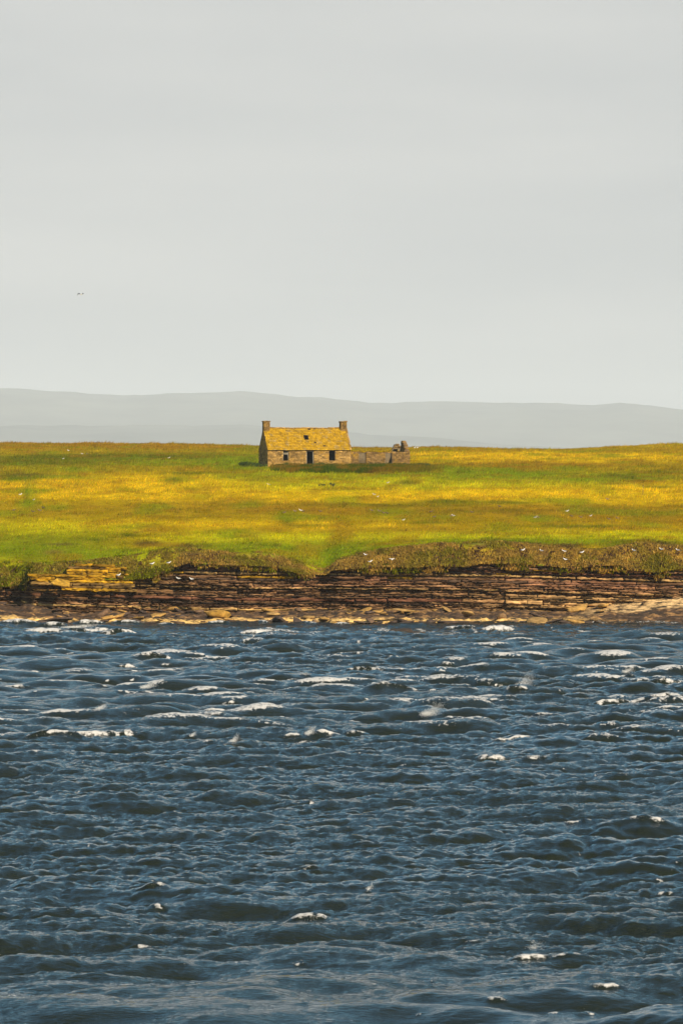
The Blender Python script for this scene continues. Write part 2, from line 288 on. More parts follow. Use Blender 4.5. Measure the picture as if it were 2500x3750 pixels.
def yface(x):
    x = np.asarray(x, float); p = pe(x)
    y = 461.0 + 0.9 * fbm(x / 9, x * 0, 21, 2) + 0.5 * fbm(x / 2.7, x * 0, 22, 2)
    y = y + 2.0 * sst(130, 60, p) - 0.9 * np.exp(-((p - 300) / 170) ** 2) + 0.9 * np.exp(-((p - 1180) / 40) ** 2)
    return y
def zpy(py, Y): return CH - (py - PYH) * Y / F
def zlip(x): return zpy(tab(LIP, pe(x)), 461.5)
def zbank(x): return zpy(tab(BANK, pe(x)), 464.5)
def zfoot(x): return zpy(tab(FOOT, pe(x)), 460.5)
PROF = np.array([(440,5.9),(466,6.6),(550,9.6),(620,12.0),(690,14.2),(706,14.5),(780,16.1),(860,17.7),(905,18.4),(930,18.4),(1000,17.0),(1400,4),(1600,-3),(3000,-3)], float)
W_BANK = 2.8
def zland(x, Y, t):
    p0 = np.interp(Y, PROF[:, 0], PROF[:, 1])
    skyd = zpy(tab(SKY, PX0 + x * F / 900), 905.0) - 18.4
    p0 = p0 + skyd * sst(730, 900, Y)
    zb = zbank(x); zl = zlip(x); yf = Y - t
    far = p0 + (zb - np.interp(yf + W_BANK, PROF[:, 0], PROF[:, 1])) * np.exp(-np.clip(t - W_BANK, 0, None) / 22.0)
    nearhouse = np.exp(-(((x - 0) / 17) ** 2 + ((Y - 703) / 16) ** 2))
    und = 0.34 * fbm(x / 16, Y / 30, 41, 3) + 0.13 * fbm(x / 3.5, Y / 7, 43, 3)
    mound = 0.55 * np.exp(-(((x + 26) / 7) ** 2 + ((Y - 487) / 9) ** 2)) + 0.35 * np.exp(-(((x - 11) / 14) ** 2 + ((Y - 600) / 6) ** 2))
    far = far + (und + mound) * (1 - 0.85 * nearhouse) * sst(0, 6, t - W_BANK)
    q = np.clip(t / W_BANK, 0, 1)
    near = zl + (zb - zl) * (q ** 0.75) + 0.28 * fbm(x / 1.3, Y / 1.3, 51, 3) * np.sin(q * np.pi) ** .5
    return np.where(t < W_BANK, near, far)
def ground(x, Y):
    x = np.asarray(x, float); Y = np.asarray(Y, float); return zland(x, Y, Y - yface(x) + .25)

GOLD = (.70, .47, .004); OLIVE = (.36, .26, .005); GREEN = (.19, .27, .004); LIME = (.52, .48, .004); BROWN = (.34, .19, .008); DKG = (.085, .13, .004); SOIL = (.085, .045, .022); TUS = (.70, .45, .085)
ZONES = [  # px, py, half width, half height, colour, weight: colour patches over the land
 (400,1632,600,8,BROWN,.8),(1000,1640,500,7,BROWN,.7),(300,1655,420,10,OLIVE,.8),(500,1672,420,11,DKG,.75),(120,1690,220,16,DKG,.6),(760,1700,260,13,GREEN,.8),(350,1722,420,11,OLIVE,.6),
 (100,1745,90,9,DKG,.8),(110,1800,22,60,GREEN,.4),(450,1775,420,26,GOLD,.95),(250,1720,160,10,GREEN,.5),(900,1690,120,22,GREEN,.9),
 (1700,1650,800,6,OLIVE,.8),(2000,1672,560,12,GOLD,1.0),(1900,1703,260,9,BROWN,.8),(2300,1725,260,14,OLIVE,.8),(1700,1735,330,20,GREEN,.95),(2080,1745,260,14,GREEN,.7),(2380,1730,130,8,DKG,.6),
 (1150,1775,320,26,LIME,.95),(1000,1745,200,12,GREEN,.9),(1300,1745,300,10,LIME,.7),(1800,1775,300,12,LIME,.8),(1900,1812,750,20,GOLD,1.1),(900,1820,600,14,GOLD,1.0),(2300,1795,260,14,GOLD,.9),
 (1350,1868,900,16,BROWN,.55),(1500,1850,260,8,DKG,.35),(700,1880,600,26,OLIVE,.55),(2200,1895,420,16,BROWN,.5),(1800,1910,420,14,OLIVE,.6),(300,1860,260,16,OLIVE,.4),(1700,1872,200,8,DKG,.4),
 (100,1930,220,22,LIME,.5),(900,1925,700,12,GOLD,.35),(1500,1945,500,12,OLIVE,.35),(860,1972,170,14,LIME,.9),(1700,1962,520,12,LIME,.9),(2300,1968,300,12,LIME,.8),(150,2010,260,45,GREEN,.9),(60,2100,90,45,GREEN,.8),(60,2060,120,20,OLIVE,.5),(300,2060,160,14,OLIVE,.5),
 (480,1985,240,20,OLIVE,.6),(520,2040,130,25,LIME,.7),(1100,2010,300,25,GREEN,.75),(1180,2060,60,40,GREEN,1.0),(1900,1985,380,10,GREEN,.8),(430,2095,110,25,GREEN,.9),
 (105,1743,50,4,SOIL,3),(40,1752,60,6,DKG,3),(98,1815,9,30,DKG,.7),(95,1850,30,10,GREEN,.8),(1030,1888,9,18,DKG,.45),(1055,1915,20,12,DKG,.9),(640,1762,22,9,DKG,1.2),(690,1790,30,5,DKG,1.0),(2290,1745,60,5,DKG,2),(2330,1765,40,6,BROWN,1.6),(2400,1785,50,4,DKG,1.6),
 (560,1990,45,6,SOIL,2),(210,1993,40,4,SOIL,2),(330,1975,50,5,DKG,1.2),(470,1962,30,5,DKG,1.2),(195,2022,30,8,(.2,.11,.03),2),(450,2015,60,6,DKG,1.2),(700,2003,50,5,SOIL,1.6),(2330,1994,70,8,SOIL,2.4),(1790,1990,60,6,SOIL,1.8),(1930,1998,50,6,SOIL,1.4),(2060,2002,40,6,SOIL,1.8),(2420,2006,40,6,SOIL,1.6),
 (1480,1768,26,4,DKG,1.2),(1190,1755,60,4,DKG,.8),(700,1735,80,4,DKG,.9),(1680,1838,120,5,DKG,1.3),(1880,1840,60,5,DKG,1.2),(1500,1742,50,5,DKG,1.0),(870,1830,200,5,BROWN,.6),(1150,1925,60,4,DKG,.7),(1600,1915,80,4,DKG,.7),(2100,1930,120,4,DKG,.7)]
def grass_col(x, Y, z, seed=61):
    px, py = pxy(x, Y, z)
    wx, wy = 130 * fbm(x / 9, Y / 30, seed, 3), 10 * fbm(x / 12, Y / 25, seed + 5, 3)
    c = np.zeros(np.shape(px) + (3,)); w = np.full(np.shape(px), 0.12); c += np.array(OLIVE) * .7 * .12 + np.array(GOLD) * .3 * .12
    for zx, zy, hw, hh, col, wt in ZONES:
        q = min(1, hw / 160); k = wt * np.exp(-np.minimum(((px + wx * q - zx) / hw) ** 2 + ((py + wy * min(1, hh / 12) - zy) / hh) ** 2, 30)) ** 0.9
        c += k[..., None] * np.array(col); w += k
    c = c / w[..., None]
    n = vn(x / 2.2, Y / 6, seed + 9)[..., None]; n2 = sst(.55, .9, vn(x / 5.5, Y / 16, seed + 12))[..., None]; n3 = sst(.6, .9, vn(x / 3.3 + 9, Y / 9, seed + 14))[..., None]
    c = c * (0.82 + 0.36 * n) * (.87 + .26 * vn(x / 1.1, Y / 3.2, seed + 20)[..., None]); c = c * (1 - .55 * n2) + np.array(GREEN) * .55 * n2; c = c * (1 - .5 * n3) + np.array(BROWN) * .5 * n3
    return c

grass_soil = mat_col('turf_ground', spec=.0, scale=2.5, lo=.6, hi=1.3, bump=.6, bscale=4, bdist=.12)
def build_land():
    t = np.concatenate([np.linspace(0, W_BANK, 14), W_BANK + np.cumsum(np.linspace(0.3, 1.6, 150)), ])
    t = np.concatenate([t, t[-1] + np.arange(1, 190) * 1.7]); t = np.concatenate([t, t[-1] + np.array([20, 60, 140, 300, 500, 800.])])
    xf = np.arange(-80, 80.01, 0.5); ex = np.array([84, 92, 110, 150, 230, 380, 600.]); xs = np.concatenate([-ex[::-1], xf, ex])
    X = np.repeat(xs[None], len(t), 0); T = np.repeat(t[:, None], len(xs), 1); Y = yface(X) - .25 + T
    Z = zland(X, Y, T)
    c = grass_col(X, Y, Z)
    px, py = pxy(X, Y, Z)
    bk = .6 * (sst(W_BANK + .3, W_BANK * .3, T) * (0.25 + .75 * sst(620, 720, px)) * (1 - sst(1080, 1140, px) * sst(1240, 1190, px)))[..., None]
    c = c * (1 - bk) + bk * (np.array((.17, .115, .035)) * (.5 + 1.4 * vn(X, Y, 77))[..., None])
    sc = .8 * (sst(.60, .70, vn(X / 1.5, T / .75, 92)) * sst(.3, .7, T) * sst(W_BANK + 1.6, W_BANK + .6, T) * sst(500, 640, px) * (1 - sst(1080, 1140, px) * sst(1240, 1190, px)))[..., None]; c = c * (1 - sc) + sc * np.array((.11, .055, .022))
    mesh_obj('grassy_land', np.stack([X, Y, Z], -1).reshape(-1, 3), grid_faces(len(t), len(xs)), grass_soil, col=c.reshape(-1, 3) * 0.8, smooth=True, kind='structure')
build_land()

def blades(x, Y, h, w, lean, c, seed, z=None, segs=1):
    """grass blades: tapering triangles rooted on the ground, bent by the wind"""
    r = np.random.default_rng(seed); n = len(x)
    z = ground(x, Y) if z is None else z
    a = r.uniform(0, 2 * np.pi, n); dx, dy = np.cos(a) * w / 2, np.sin(a) * w / 2
    lx = lean * h * r.uniform(.2, 1.0, n) + r.normal(0, .18, n) * h; ly = r.normal(0, .25, n) * h
    p = np.stack([x, Y, z - .03], 1); d = np.stack([dx, dy, dx * 0], 1)
    if segs == 1:
        tip = p + np.stack([lx, ly, h], 1)
        v = np.stack([p - d, p + d, tip], 1).reshape(-1, 3); f = np.arange(3 * n).reshape(n, 3); cc = np.repeat(c, 3, 0)
        return v, f, cc
def build_grass():
    r = np.random.default_rng(12); n = 300000
    Y = 463 + (935 - 463) * r.random(n) ** 1.12; x = (r.random(n) * 2 - 1) * (Y * .0714 * 1.16 + 2); kh = np.ones(n); kc = np.ones((n, 3))
    nc, nb = 13000, 13                                      # tufts standing above the sward
    Yc = 464 + (935 - 464) * r.random(nc) ** 1.1; xc = (r.random(nc) * 2 - 1) * (Yc * .0714 * 1.16 + 2); rc = r.uniform(.15, .6, nc) * (.6 + .9 * vn(xc / 7, Yc / 18, 73))
    tone = r.choice(4, nc, p=[.42, .22, .22, .14]); tc_ = np.array([(1.1, 1.08, 1.0), (.70, .82, .8), (.82, .72, .7), (1.15, 1.10, 1.1)])[tone] * r.uniform(.75, 1.2, (nc, 1))
    x = np.concatenate([x, (xc[:, None] + r.normal(0, 1, (nc, nb)) * rc[:, None]).ravel()]); Y = np.concatenate([Y, (Yc[:, None] + r.normal(0, 1, (nc, nb)) * rc[:, None]).ravel()])
    kh = np.concatenate([kh, np.repeat(r.uniform(1.0, 1.9, nc), nb)]); kc = np.concatenate([kc, np.repeat(tc_, nb, 0)])
    t = Y - yface(x); k = (t > 1.5) | ((t > 0) & (pe(x) < 660)) | ((t > .3) & (np.abs(pe(x) - 1170) < 60)) | (t > .35)
    hx, hy = x + 10.8, Y - 700.0; ca, sa = math.cos(R(13.5)), math.sin(R(13.5)); u = hx * ca + hy * sa; v = -hx * sa + hy * ca
    k &= ~((t < W_BANK + 1.2) & (pe(x) > 640) & (vn(x / 1.5, t / .75, 92) > .67))
    k &= ~((u > -.3) & (u < 21.8) & (v > -.3) & (v < 6.3))
    kh = np.where(t < 3.8, kh * 1.5, kh); x, Y, kh, kc = x[k], Y[k], kh[k], kc[k]; n = len(x)
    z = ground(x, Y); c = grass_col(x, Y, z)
    c = c * kc * r.uniform(.72, 1.28, (n, 1)) * np.stack([r.uniform(.85, 1.15, n), np.ones(n), np.ones(n)], 1)
    straw = r.random(n) < .14; c[straw] = c[straw] * .4 + np.array((.34, .21, .03)) * .6
    lush = vn(x / 3, Y / 7, 71)
    h = r.uniform(.08, .25, n) * (.6 + .9 * lush) * (.85 + .4 * (Y > 600)) * kh; w = r.uniform(.07, .15, n)
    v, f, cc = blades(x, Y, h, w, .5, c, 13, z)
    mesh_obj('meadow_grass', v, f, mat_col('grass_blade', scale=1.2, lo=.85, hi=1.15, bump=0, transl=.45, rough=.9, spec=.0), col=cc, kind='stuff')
build_grass()
def build_tussocks():
    r = np.random.default_rng(14); x = []; Y = []; h = []; c = []
    for i in range(3900):
        cx = r.uniform(-44, 44); p = pe(cx); t = r.uniform(-.2, W_BANK + 1.1) if r.random() < .8 else r.uniform(-.25, .3)
        if 1110 < p < 1215 and r.random() < .7: continue
        lim = (W_BANK + 1.1) * ((.14 if p > 1300 else .06) + 1.0 * float(vn(cx / 3.2, 0, 89)))
        if t > lim and r.random() < sst(0, 1.0, t - lim) * .9: continue
        if 105 < p < 460 and t < .7: continue
        if t > .5 and vn(cx / 1.5, t / .75, 92) > .66: continue          # bare soil scars
        n = 20; rad = r.uniform(.25, .6)
        xs = cx + r.normal(0, rad * .6, n); ys = float(yface(cx)) - .25 + t + r.normal(0, rad * .6, n)
        green = sst(.48, .75, vn(cx / 2.2, t / 1.2, 83)) * .7 + (.0 if p > 640 else .45); green = min(1, green)
        col = np.array(TUS) * (1 - green) + (np.array(GREEN) * .65 + np.array(OLIVE) * .45) * green
        col = col * r.uniform(.72, 1.25); col = np.array(SOIL) * 2.2 if r.random() < .09 else col
        x.append(xs); Y.append(ys); h.append(r.uniform(.10, .25, n) * r.uniform(.7, 1.35)); c.append(col * .85 * r.uniform(.75, 1.25, (n, 1)))
    drop = [np.zeros(len(q)) for q in x]
    for i in range(480):                                    # sods hanging down over the top beds
        cx = r.uniform(-44, 44); p = pe(cx); d = float(np.clip((vn(cx / 1.9, 3, 90) - .38) * 2.0, 0, .6)) * r.random()
        if d <= .02 or 105 < p < 560: continue
        n = 16; col = (np.array(TUS) if r.random() < .65 else np.array(GREEN) * .6 + np.array(OLIVE) * .4) * r.uniform(.5, 1.1)
        x.append(cx + r.normal(0, .22, n)); Y.append(float(yface(cx)) - .42 + r.normal(0, .08, n)); h.append(r.uniform(.14, .34, n)); c.append(col * r.uniform(.6, 1.3, (n, 1))); drop.append(d + r.normal(0, .10, n))
    x = np.concatenate(x); Y = np.concatenate(Y); h = np.concatenate(h); c = np.concatenate(c); drop = np.concatenate(drop); n = len(x)
    tt = Y - yface(x) + .25; z = zland(x, Y, np.clip(tt, 0, None)) - drop
    r2 = np.random.default_rng(15); a = r2.uniform(0, 2 * np.pi, n); w = r2.uniform(.04, .10, n)
    d = np.stack([np.cos(a) * w, np.sin(a) * w, 0 * a], 1); p = np.stack([x, Y, z - .03], 1)
    out = r2.uniform(.1, .75, n) * h
    mid = p + np.stack([r2.normal(.06, .12, n) * h, -out * .55, h * .8], 1); tip = p + np.stack([r2.normal(.12, .2, n) * h, -out * 1.5 - .05, h * r2.uniform(-.55, .75, n)], 1)
    v = np.stack([p - d, p + d, mid + d * .8, mid - d * .8, tip], 1).reshape(-1, 3)
    b = np.arange(n)[:, None] * 5; f = [tuple(q) for q in (b + np.array([0, 1, 2, 3])).tolist()] + [tuple(q) for q in (b + np.array([3, 2, 4])).tolist()]
    mesh_obj('cliff_top_tussock_grass', v, f, bpy.data.materials['grass_blade'], col=np.repeat(c, 5, 0), kind='stuff')
build_tussocks()

# ------------------------------------------------------------------ far hills across the water
hillmat = mat_col('far_hillside', base=(.11, .115, .09), scale=.002, lo=.6, hi=1.5, bump=0)
def hill(name, T, Yc, depth):
    T = np.array(T, float); px = np.linspace(T[0, 0], T[-1, 0], 420); x = (px - PX0) / F * Yc
    top = CH - (np.interp(px, T[:, 0], T[:, 1]) - PYH) / F * Yc
    top = top + 5 * fbm(px / 90, px * 0, 91, 4) * Yc / 12000
    rows = []
    for s in np.linspace(-1, 1, 41):
        prof = np.cos(s * np.pi / 2) ** (0.85 if s < 0 else 1.2)
        yy = np.full_like(x, Yc + s * depth)
        nn = (1 - abs(s)) * fbm(x / 1100, yy / 1600, 93, 4) * .22
        rows.append(np.stack([x, yy, -4 + (top + 4) * np.clip(prof * (1 + (nn if abs(s) > .01 else 0)), 0, 1.0)], -1))
    v = np.array(rows).reshape(-1, 3)
    return mesh_obj(name, v, grid_faces(41, len(px)), hillmat, smooth=True, kind='structure')
hill('far_hills', [(-9000,1560),(-3000,1480),(-900,1440),(0,1420),(150,1431),(320,1441),(540,1451),(700,1440),(870,1434),(1000,1441),(1150,1456),(1300,1468),(1450,1474),(1700,1469),(2000,1476),(2250,1480),(2400,1497),(2500,1512),(3200,1560),(5000,1600),(9000,1640)], 32000, 4000)
hill('low_far_hills', [(-9000,1640),(-1500,1590),(0,1560),(400,1559),(820,1554),(1000,1562),(1280,1583),(1600,1606),(1900,1632),(2300,1655),(9000,1690)], 24500, 2500)

# ------------------------------------------------------------------ shore platform and beach
RBASE = (.235, .130, .062); RRED = (.19, .085, .046); RDARK = (.058, .037, .024); BUFF = (.44, .27, .11); LICH_SUNLIT = (.52, .29, .018); PALE = (.52, .35, .165)
rock_mat = mat_col('layered_rock', spec=.06, scale=1.6, stretch=(.35, .35, 5), lo=.35, hi=1.55, bump=.8, bscale=2.2, bdist=.10, rnd=.30, tint=(.030, .022, .018), tint_amt=(.58, .74), tscale=.8)
shore_mat = mat_col('shore_rock', spec=.06, scale=3.5, stretch=(.6, .8, 2), lo=.3, hi=1.7, bump=.7, bscale=3, bdist=.08, rnd=.25, tint=(.040, .031, .025), tint_amt=(.50, .58), tscale=1.1)
def build_shore():
    xs = np.concatenate([[-600, -250, -120, -70], np.arange(-46, 46.01, .16), [70, 120, 250, 600]]); s = np.linspace(-.35, 1.35, 95)
    X = np.repeat(xs[None], len(s), 0); S = np.repeat(s[:, None], len(xs), 1)
    yf = yface(X); yw = 450.4 + 1.0 * fbm(X / 8, 0 * X, 101, 3); Y = yw + (yf - yw) * S
    Z = zfoot(X) * np.clip(S, -1, 1.4) ** 1 * np.where(S > 0, np.clip(S, 0, 2) ** .15 if False else 1, 1)
    rough = 0.30 * fbm(X / 2.4, Y / 1.7, 103, 4) + .26 * fbm(X / .8, Y / .6, 104, 3)
    px, py = pxy(X, Y, Z); bch = sst(2080, 2230, px) * sst(.45, .62, S + .25 * fbm(X / 2, Y / 1.5, 107, 3))
    rough = rough * (1 - .85 * bch) * sst(-.3, .15, S)
    Zr = Z + rough; st = np.round(Zr / .11) * .11; Z = np.where(bch > .3, Zr, Zr * .35 + st * .65)
    n = sst(.38, .50, fbm(X / 1.1, Y / .6, 105, 4) * .5 + .5); n2 = vn(X / .6, Y / .5, 106)
    c = np.array((.20, .115, .05)) * (1 - n[..., None]) + np.array(RDARK) * 1.2 * n[..., None]
    wet = (sst(.16, .06, S) * .3)[..., None]
    c = c * (1 - bch[..., None]) + bch[..., None] * np.array(PALE)
    c = c * (.7 + .6 * n2[..., None]); lo = (sst(.36, .20, S) * (1 - sst(1900, 2300, px)))[..., None] * .9; c = c * (1 - lo) + lo * np.array((.62, .40, .14)) * 1.0
    mesh_obj('rocky_shore', np.stack([X, Y, Z], -1).reshape(-1, 3), grid_faces(len(s), len(xs)), shore_mat, col=c.reshape(-1, 3), kind='structure')
build_shore()
def zshore(x, Y):
    yf = float(yface(x)); s = (Y - 450.4) / (yf - 450.4); return float(zfoot(x)) * s

# ------------------------------------------------------------------ sea cliff of stacked rock beds
def cliff_col(px, py, r, bed):
    c = np.array(bed) * r.uniform(.8, 1.2)
    g = math.exp(-((px - 300) / 190) ** 2 - ((py - 2115) / 38) ** 2); c = c * (1 - min(1, g * 1.25)) + np.array(LICH_SUNLIT) * min(1, g * 1.25) * r.uniform(.55, 1.05)
    b = float(sst(1560, 1950, px) * sst(2165, 2195, py) * sst(2500, 2350, px)); c = c * (1 - .8 * b) + np.array(BUFF) * .8 * b * r.uniform(.6, 1.15)
    rd = math.exp(-((px - 2150) / 220) ** 2 - ((py - 2140) / 26) ** 2) + math.exp(-((px - 1350) / 130) ** 2 - ((py - 2130) / 22) ** 2); c = c * (1 - .5 * rd) + np.array(RRED) * 1.5 * .5 * rd
    if 2085 < py < 2120 and r.random() < (.22 if px < 800 else .13 if px < 2250 else .04): c = np.array(LICH_SUNLIT) * r.uniform(.5, .85)  # gold upper beds: lichen, plus sunlit ledges put into the colour
    return np.clip(c, .01, .6)
def dip(x): return -.017 * x + .10 * math.sin(x / 7.0) - .0012 * min(0, x + 22) * (x + 22) * 1.0
def rock_block(x0, x1, zf0, zf1, yfun, depth, r, rough=.075, col=(.1, .1, .1)):
    """one length of a rock bed: broken front, worn upper edge, square back"""
    n = max(2, int((x1 - x0) / .22) + 1); xs = np.linspace(x0, x1, n)
    prof = [(0, .10), (.12, .0), (.55, -.02), (.86, .0), (1.0, .07)]; V = []
    sd = r.integers(1, 9999)
    for q, (h, o) in enumerate(prof):
        for i, x in enumerate(xs):
            zz = zf0(x) + (zf1(x) - zf0(x)) * h + r.normal(0, .028)
            V.append((x + (r.normal(0, .02) if 0 < i < n - 1 else 0), yfun(x) + o + rough * 1.7 * (float(vn(x * 1.7, q * .8, sd)) - .5) + r.normal(0, rough * .8), zz))
    m = len(prof) * n
    for x in xs: V.append((x, yfun(x) + depth, zf0(x)))
    for x in xs: V.append((x, yfun(x) + depth, zf1(x)))
    f = []
    for q in range(len(prof) - 1):
        for i in range(n - 1): a = q * n + i; f.append((a, a + 1, a + n + 1, a + n))
    t = (len(prof) - 1) * n
    for i in range(n - 1):
        f.append((t + i, t + i + 1, m + n + i + 1, m + n + i)); f.append((m + i, m + i + 1, i + 1, i)); f.append((m + n + i, m + n + i + 1, m + i + 1, m + i))
    f.append(tuple([q * n for q in range(len(prof))] + [m + n, m])); f.append(tuple([q * n + n - 1 for q in range(len(prof))][::-1] + [m + n - 1, m + 2 * n - 1]))
    return np.array(V), f
def build_cliff():
    r = np.random.default_rng(33)
    xs = np.concatenate([[-600, -300, -120], np.arange(-50, 50.01, .5), [120, 300, 600]]); zs = np.linspace(0, 1, 40)
    X = np.repeat(xs[None], 40, 0); Zq = np.repeat(zs[:, None], len(xs), 1); Z = -.5 + (zlip(X) + .30) * Zq
    Y = yface(X) + .45 + .12 * fbm(X / 3, Z * 5, 111, 3)
    c = np.array(RBASE) * (.3 + .5 * vn(X / 4, Z * 6, 112))[..., None]
    root = mesh_obj('sea_cliff', np.stack([X, Y, Z], -1).reshape(-1, 3), grid_faces(40, len(xs)), rock_mat, col=c.reshape(-1, 3), kind='structure')
    blocks = []; zb = -.6; walk = 0.0; joints = [-46]
    while joints[-1] < 46: joints.append(joints[-1] + r.uniform(2.5, 11))
    jo = r.normal(0, .12, len(joints) + 1)
    while zb < 8.2:
        th = float(np.clip(r.lognormal(-2.2, .55), .05, .36)); walk = .75 * walk + float(r.normal(0, .13)); off = walk + float(r.normal(0, .07)); recess = r.random() < .17
        k = r.random(); bed = np.array(RBASE) * r.uniform(.5, 1.0)
        if k < .27: bed = np.array(RDARK) * r.uniform(.9, 1.6)
        elif k < .40: bed = np.array(RRED) * r.uniform(.6, 1.0)
        elif k < .60: bed = np.array((.34, .215, .08)) * r.uniform(.7, 1.1)  # golden beds paint sun-caught ledges into the rock colour
        shift = r.uniform(-1.5, 1.5, len(joints)) * (r.random(len(joints)) < .6)
        if recess: th = r.uniform(.03, .09); off = .34
        x = -46 + r.uniform(-2, 0)
        while x < 46:
            ln = r.uniform(1.2, 9); x1 = x + ln; g = r.uniform(.02, .13)
            if zb + th + dip(x) > float(np.min(zlip(np.linspace(x, x1, 6)))) - .15: x1 = x + r.uniform(.7, 1.4)
            for j in joints:                                # long joints cut many beds at one place
                if x + .6 < j < x1 and r.random() < .38: x1 = j; g = r.uniform(.05, .15); break
            xm = (x + x1) / 2; d = dip(xm); z0, z1 = zb + d, zb + th + d
            if z0 > float(zfoot(xm)) - .35 and z1 < float(zlip(xm)) + .16 and not recess:
                ji = sum(1 for j in joints if j <= xm + .01); o2 = off + jo[ji] * (zb < 3 + 2 * math.sin(ji * 5)) + r.normal(0, .09)
                if r.random() < .07: o2 += .35
                th0 = r.uniform(.0, .03)
                w0 = lambda q, z0=zb, k=th0: z0 + k + dip(q) + .035 * math.sin(q * 2.1 + z0 * 9); w1 = lambda q, z1=zb + th: z1 + dip(q) + .035 * math.sin(q * 1.7 + z1 * 7)
                yf = lambda q, o=o2: float(yface(q)) - .12 + o
                px, py = pxy(xm, 461, (z0 + z1) / 2)
                blocks.append(((x1 - x) * th * (1 if abs(xm) < 34 else .1), x, x1 - g, w0, w1, yf, cliff_col(px, py, r, bed)))
            x = x1
        zb += th
    blocks.sort(key=lambda b: -b[0]); rest = MB()
    for i, (a, x0, x1, w0, w1, yf, col) in enumerate(blocks):
        v, f = rock_block(x0, x1, w0, w1, yf, .9, r)
        cv = np.broadcast_to(col, (len(v), 3)) * (.45 + 1.1 * vn(v[:, 0] * 1.4, v[:, 2] * 3, 114) * r.uniform(.8, 1.2, len(v)))[:, None]
        if i < 300:
            o = np.array(((x0 + x1) / 2, yf((x0 + x1) / 2), w0((x0 + x1) / 2)))
            b = mesh_obj('rock_bed', v - o, f, rock_mat, root, cv); b.location = o
        else: rest.add(v, f, cv)
    rest.build('thin_rock_bed', rock_mat, root, kind='stuff')
    return root
cliff = build_cliff()

# ------------------------------------------------------------------ rocks
def boulder_mesh(name, seed, flat=.5, n=2, jag=.22, col=(.1, .1, .1), mat=None, planes=7):
    r = np.random.default_rng(seed); bm = bmesh.new(); bmesh.ops.create_icosphere(bm, subdivisions=n + 1, radius=1)
    P = r.normal(size=(planes, 3)); P /= np.linalg.norm(P, axis=1)[:, None]; D = r.uniform(.55, .9, planes)
    v = []
    for q in bm.verts:
        p = np.array(q.co)
        for k in range(planes):
            e = p @ P[k] - D[k]
            if e > 0: p = p - P[k] * e * .92
        s = 1 + jag * float(fbm(p[0] * 1.6 + seed, p[1] * 1.6 + p[2] * 1.9, seed, 3)); p = p * s; p[2] *= flat; v.append(p)
    f = [tuple(w.index for w in q.verts) for q in bm.faces]; bm.free(); v = np.array(v)
    c = np.array(col) * (.75 + .5 * vn(v[:, 0] * 3 + seed, v[:, 1] * 3 + v[:, 2] * 4, seed))[:, None]
    return mesh_obj(name, v, f, mat or boulder_mat, col=c, link=False)
boulder_mat = mat_col('boulder_rock', scale=3, lo=.5, hi=1.4, bump=.7, bscale=6, bdist=.06, rnd=.12)
def slab_mesh(name, seed, col, wx=1, wy=.7, th=.25):
    r = np.random.default_rng(seed); k = 7; a = np.sort(r.uniform(0, 2 * np.pi, k) * .25 + np.linspace(0, 2 * np.pi, k, endpoint=False)); rad = r.uniform(.8, 1.1, k)
    o = np.stack([np.cos(a) * rad * wx, np.sin(a) * rad * wy], 1); V = []
    for z, s in ((-th, .93), (-th * .4, 1.0), (th * .5, 1.02), (th, .9)):
        for q in o: V.append((q[0] * s + r.normal(0, .025), q[1] * s + r.normal(0, .025), z + r.normal(0, .03)))
    f = [tuple(range(k))[::-1], tuple(range(3 * k, 4 * k))]
    for l_ in range(3):
        for i in range(k): f.append((l_ * k + i, l_ * k + (i + 1) % k, (l_ + 1) * k + (i + 1) % k, (l_ + 1) * k + i))
    c = np.array(col) * r.uniform(.8, 1.2, (len(V), 1)); return mesh_obj(name, V, f, boulder_mat, col=c, link=False)
def put(o, loc, scale, rot, label, cat, group=None):
    COL.objects.link(o); o.location = loc; o.scale = scale; o.rotation_euler = rot; return tag(o, label, cat, group)
def shore_pt(px, py):                                       # where the sight line meets the sloping shore
    Y = 455.0
    for _ in range(12):
        x = (px - PX0) / F * Y; z = zshore(x, Y); Y = (CH - z) * F / (py - PYH)
        Y = min(max(Y, 449), 462)
    return Vector(((px - PX0) / F * Y, Y, zshore((px - PX0) / F * Y, Y)))
p = shore_pt(800, 2244); put(boulder_mesh('boulder', 301, .55, 2, .12, (.34, .19, .035), planes=3), p + Vector((0, .6, .35)), (1.25, .9, .95), (0, .05, .3), 'large domed ochre boulder leaning at the cliff foot, biggest on the shore', 'boulder')
p = shore_pt(380, 2246); put(slab_mesh('tilted_slab', 302, (.17, .10, .055), 1, .6, .16), p + Vector((0, 0, .42)), (.82, .9, 1), (R(14), R(-24), .1), 'brown slab propped up at a slant on the shore left of the domed boulder', 'rock')
p = shore_pt(1838, 2240); put(boulder_mesh('boulder', 303, .85, 2, .12, (.17, .10, .045)), p + Vector((0, .2, .25)), (.55, .5, .62), (0, 0, .8), 'upright rounded brown boulder below the cliff, right of centre', 'boulder')
p = at(226, 2136, 458.2); put(slab_mesh('loose_slab', 304, (.46, .26, .03), 1, .8, .10), p, (1.25, 1.1, 1), (R(26), R(11), -.25), 'big flat slab covered in yellow lichen, tilted on the left ledge of the cliff', 'rock')
p = shore_pt(140, 2262); put(slab_mesh('shore_ledge', 305, (.40, .23, .05), 1, .7, .2), p + Vector((0, 3, .5)), (2.3, 1.6, 1.2), (R(4), R(7), .1), 'broad ochre ledge at the water in the bottom left corner of the cliff', 'rock')
rl = np.random.default_rng(440); m = F / 460
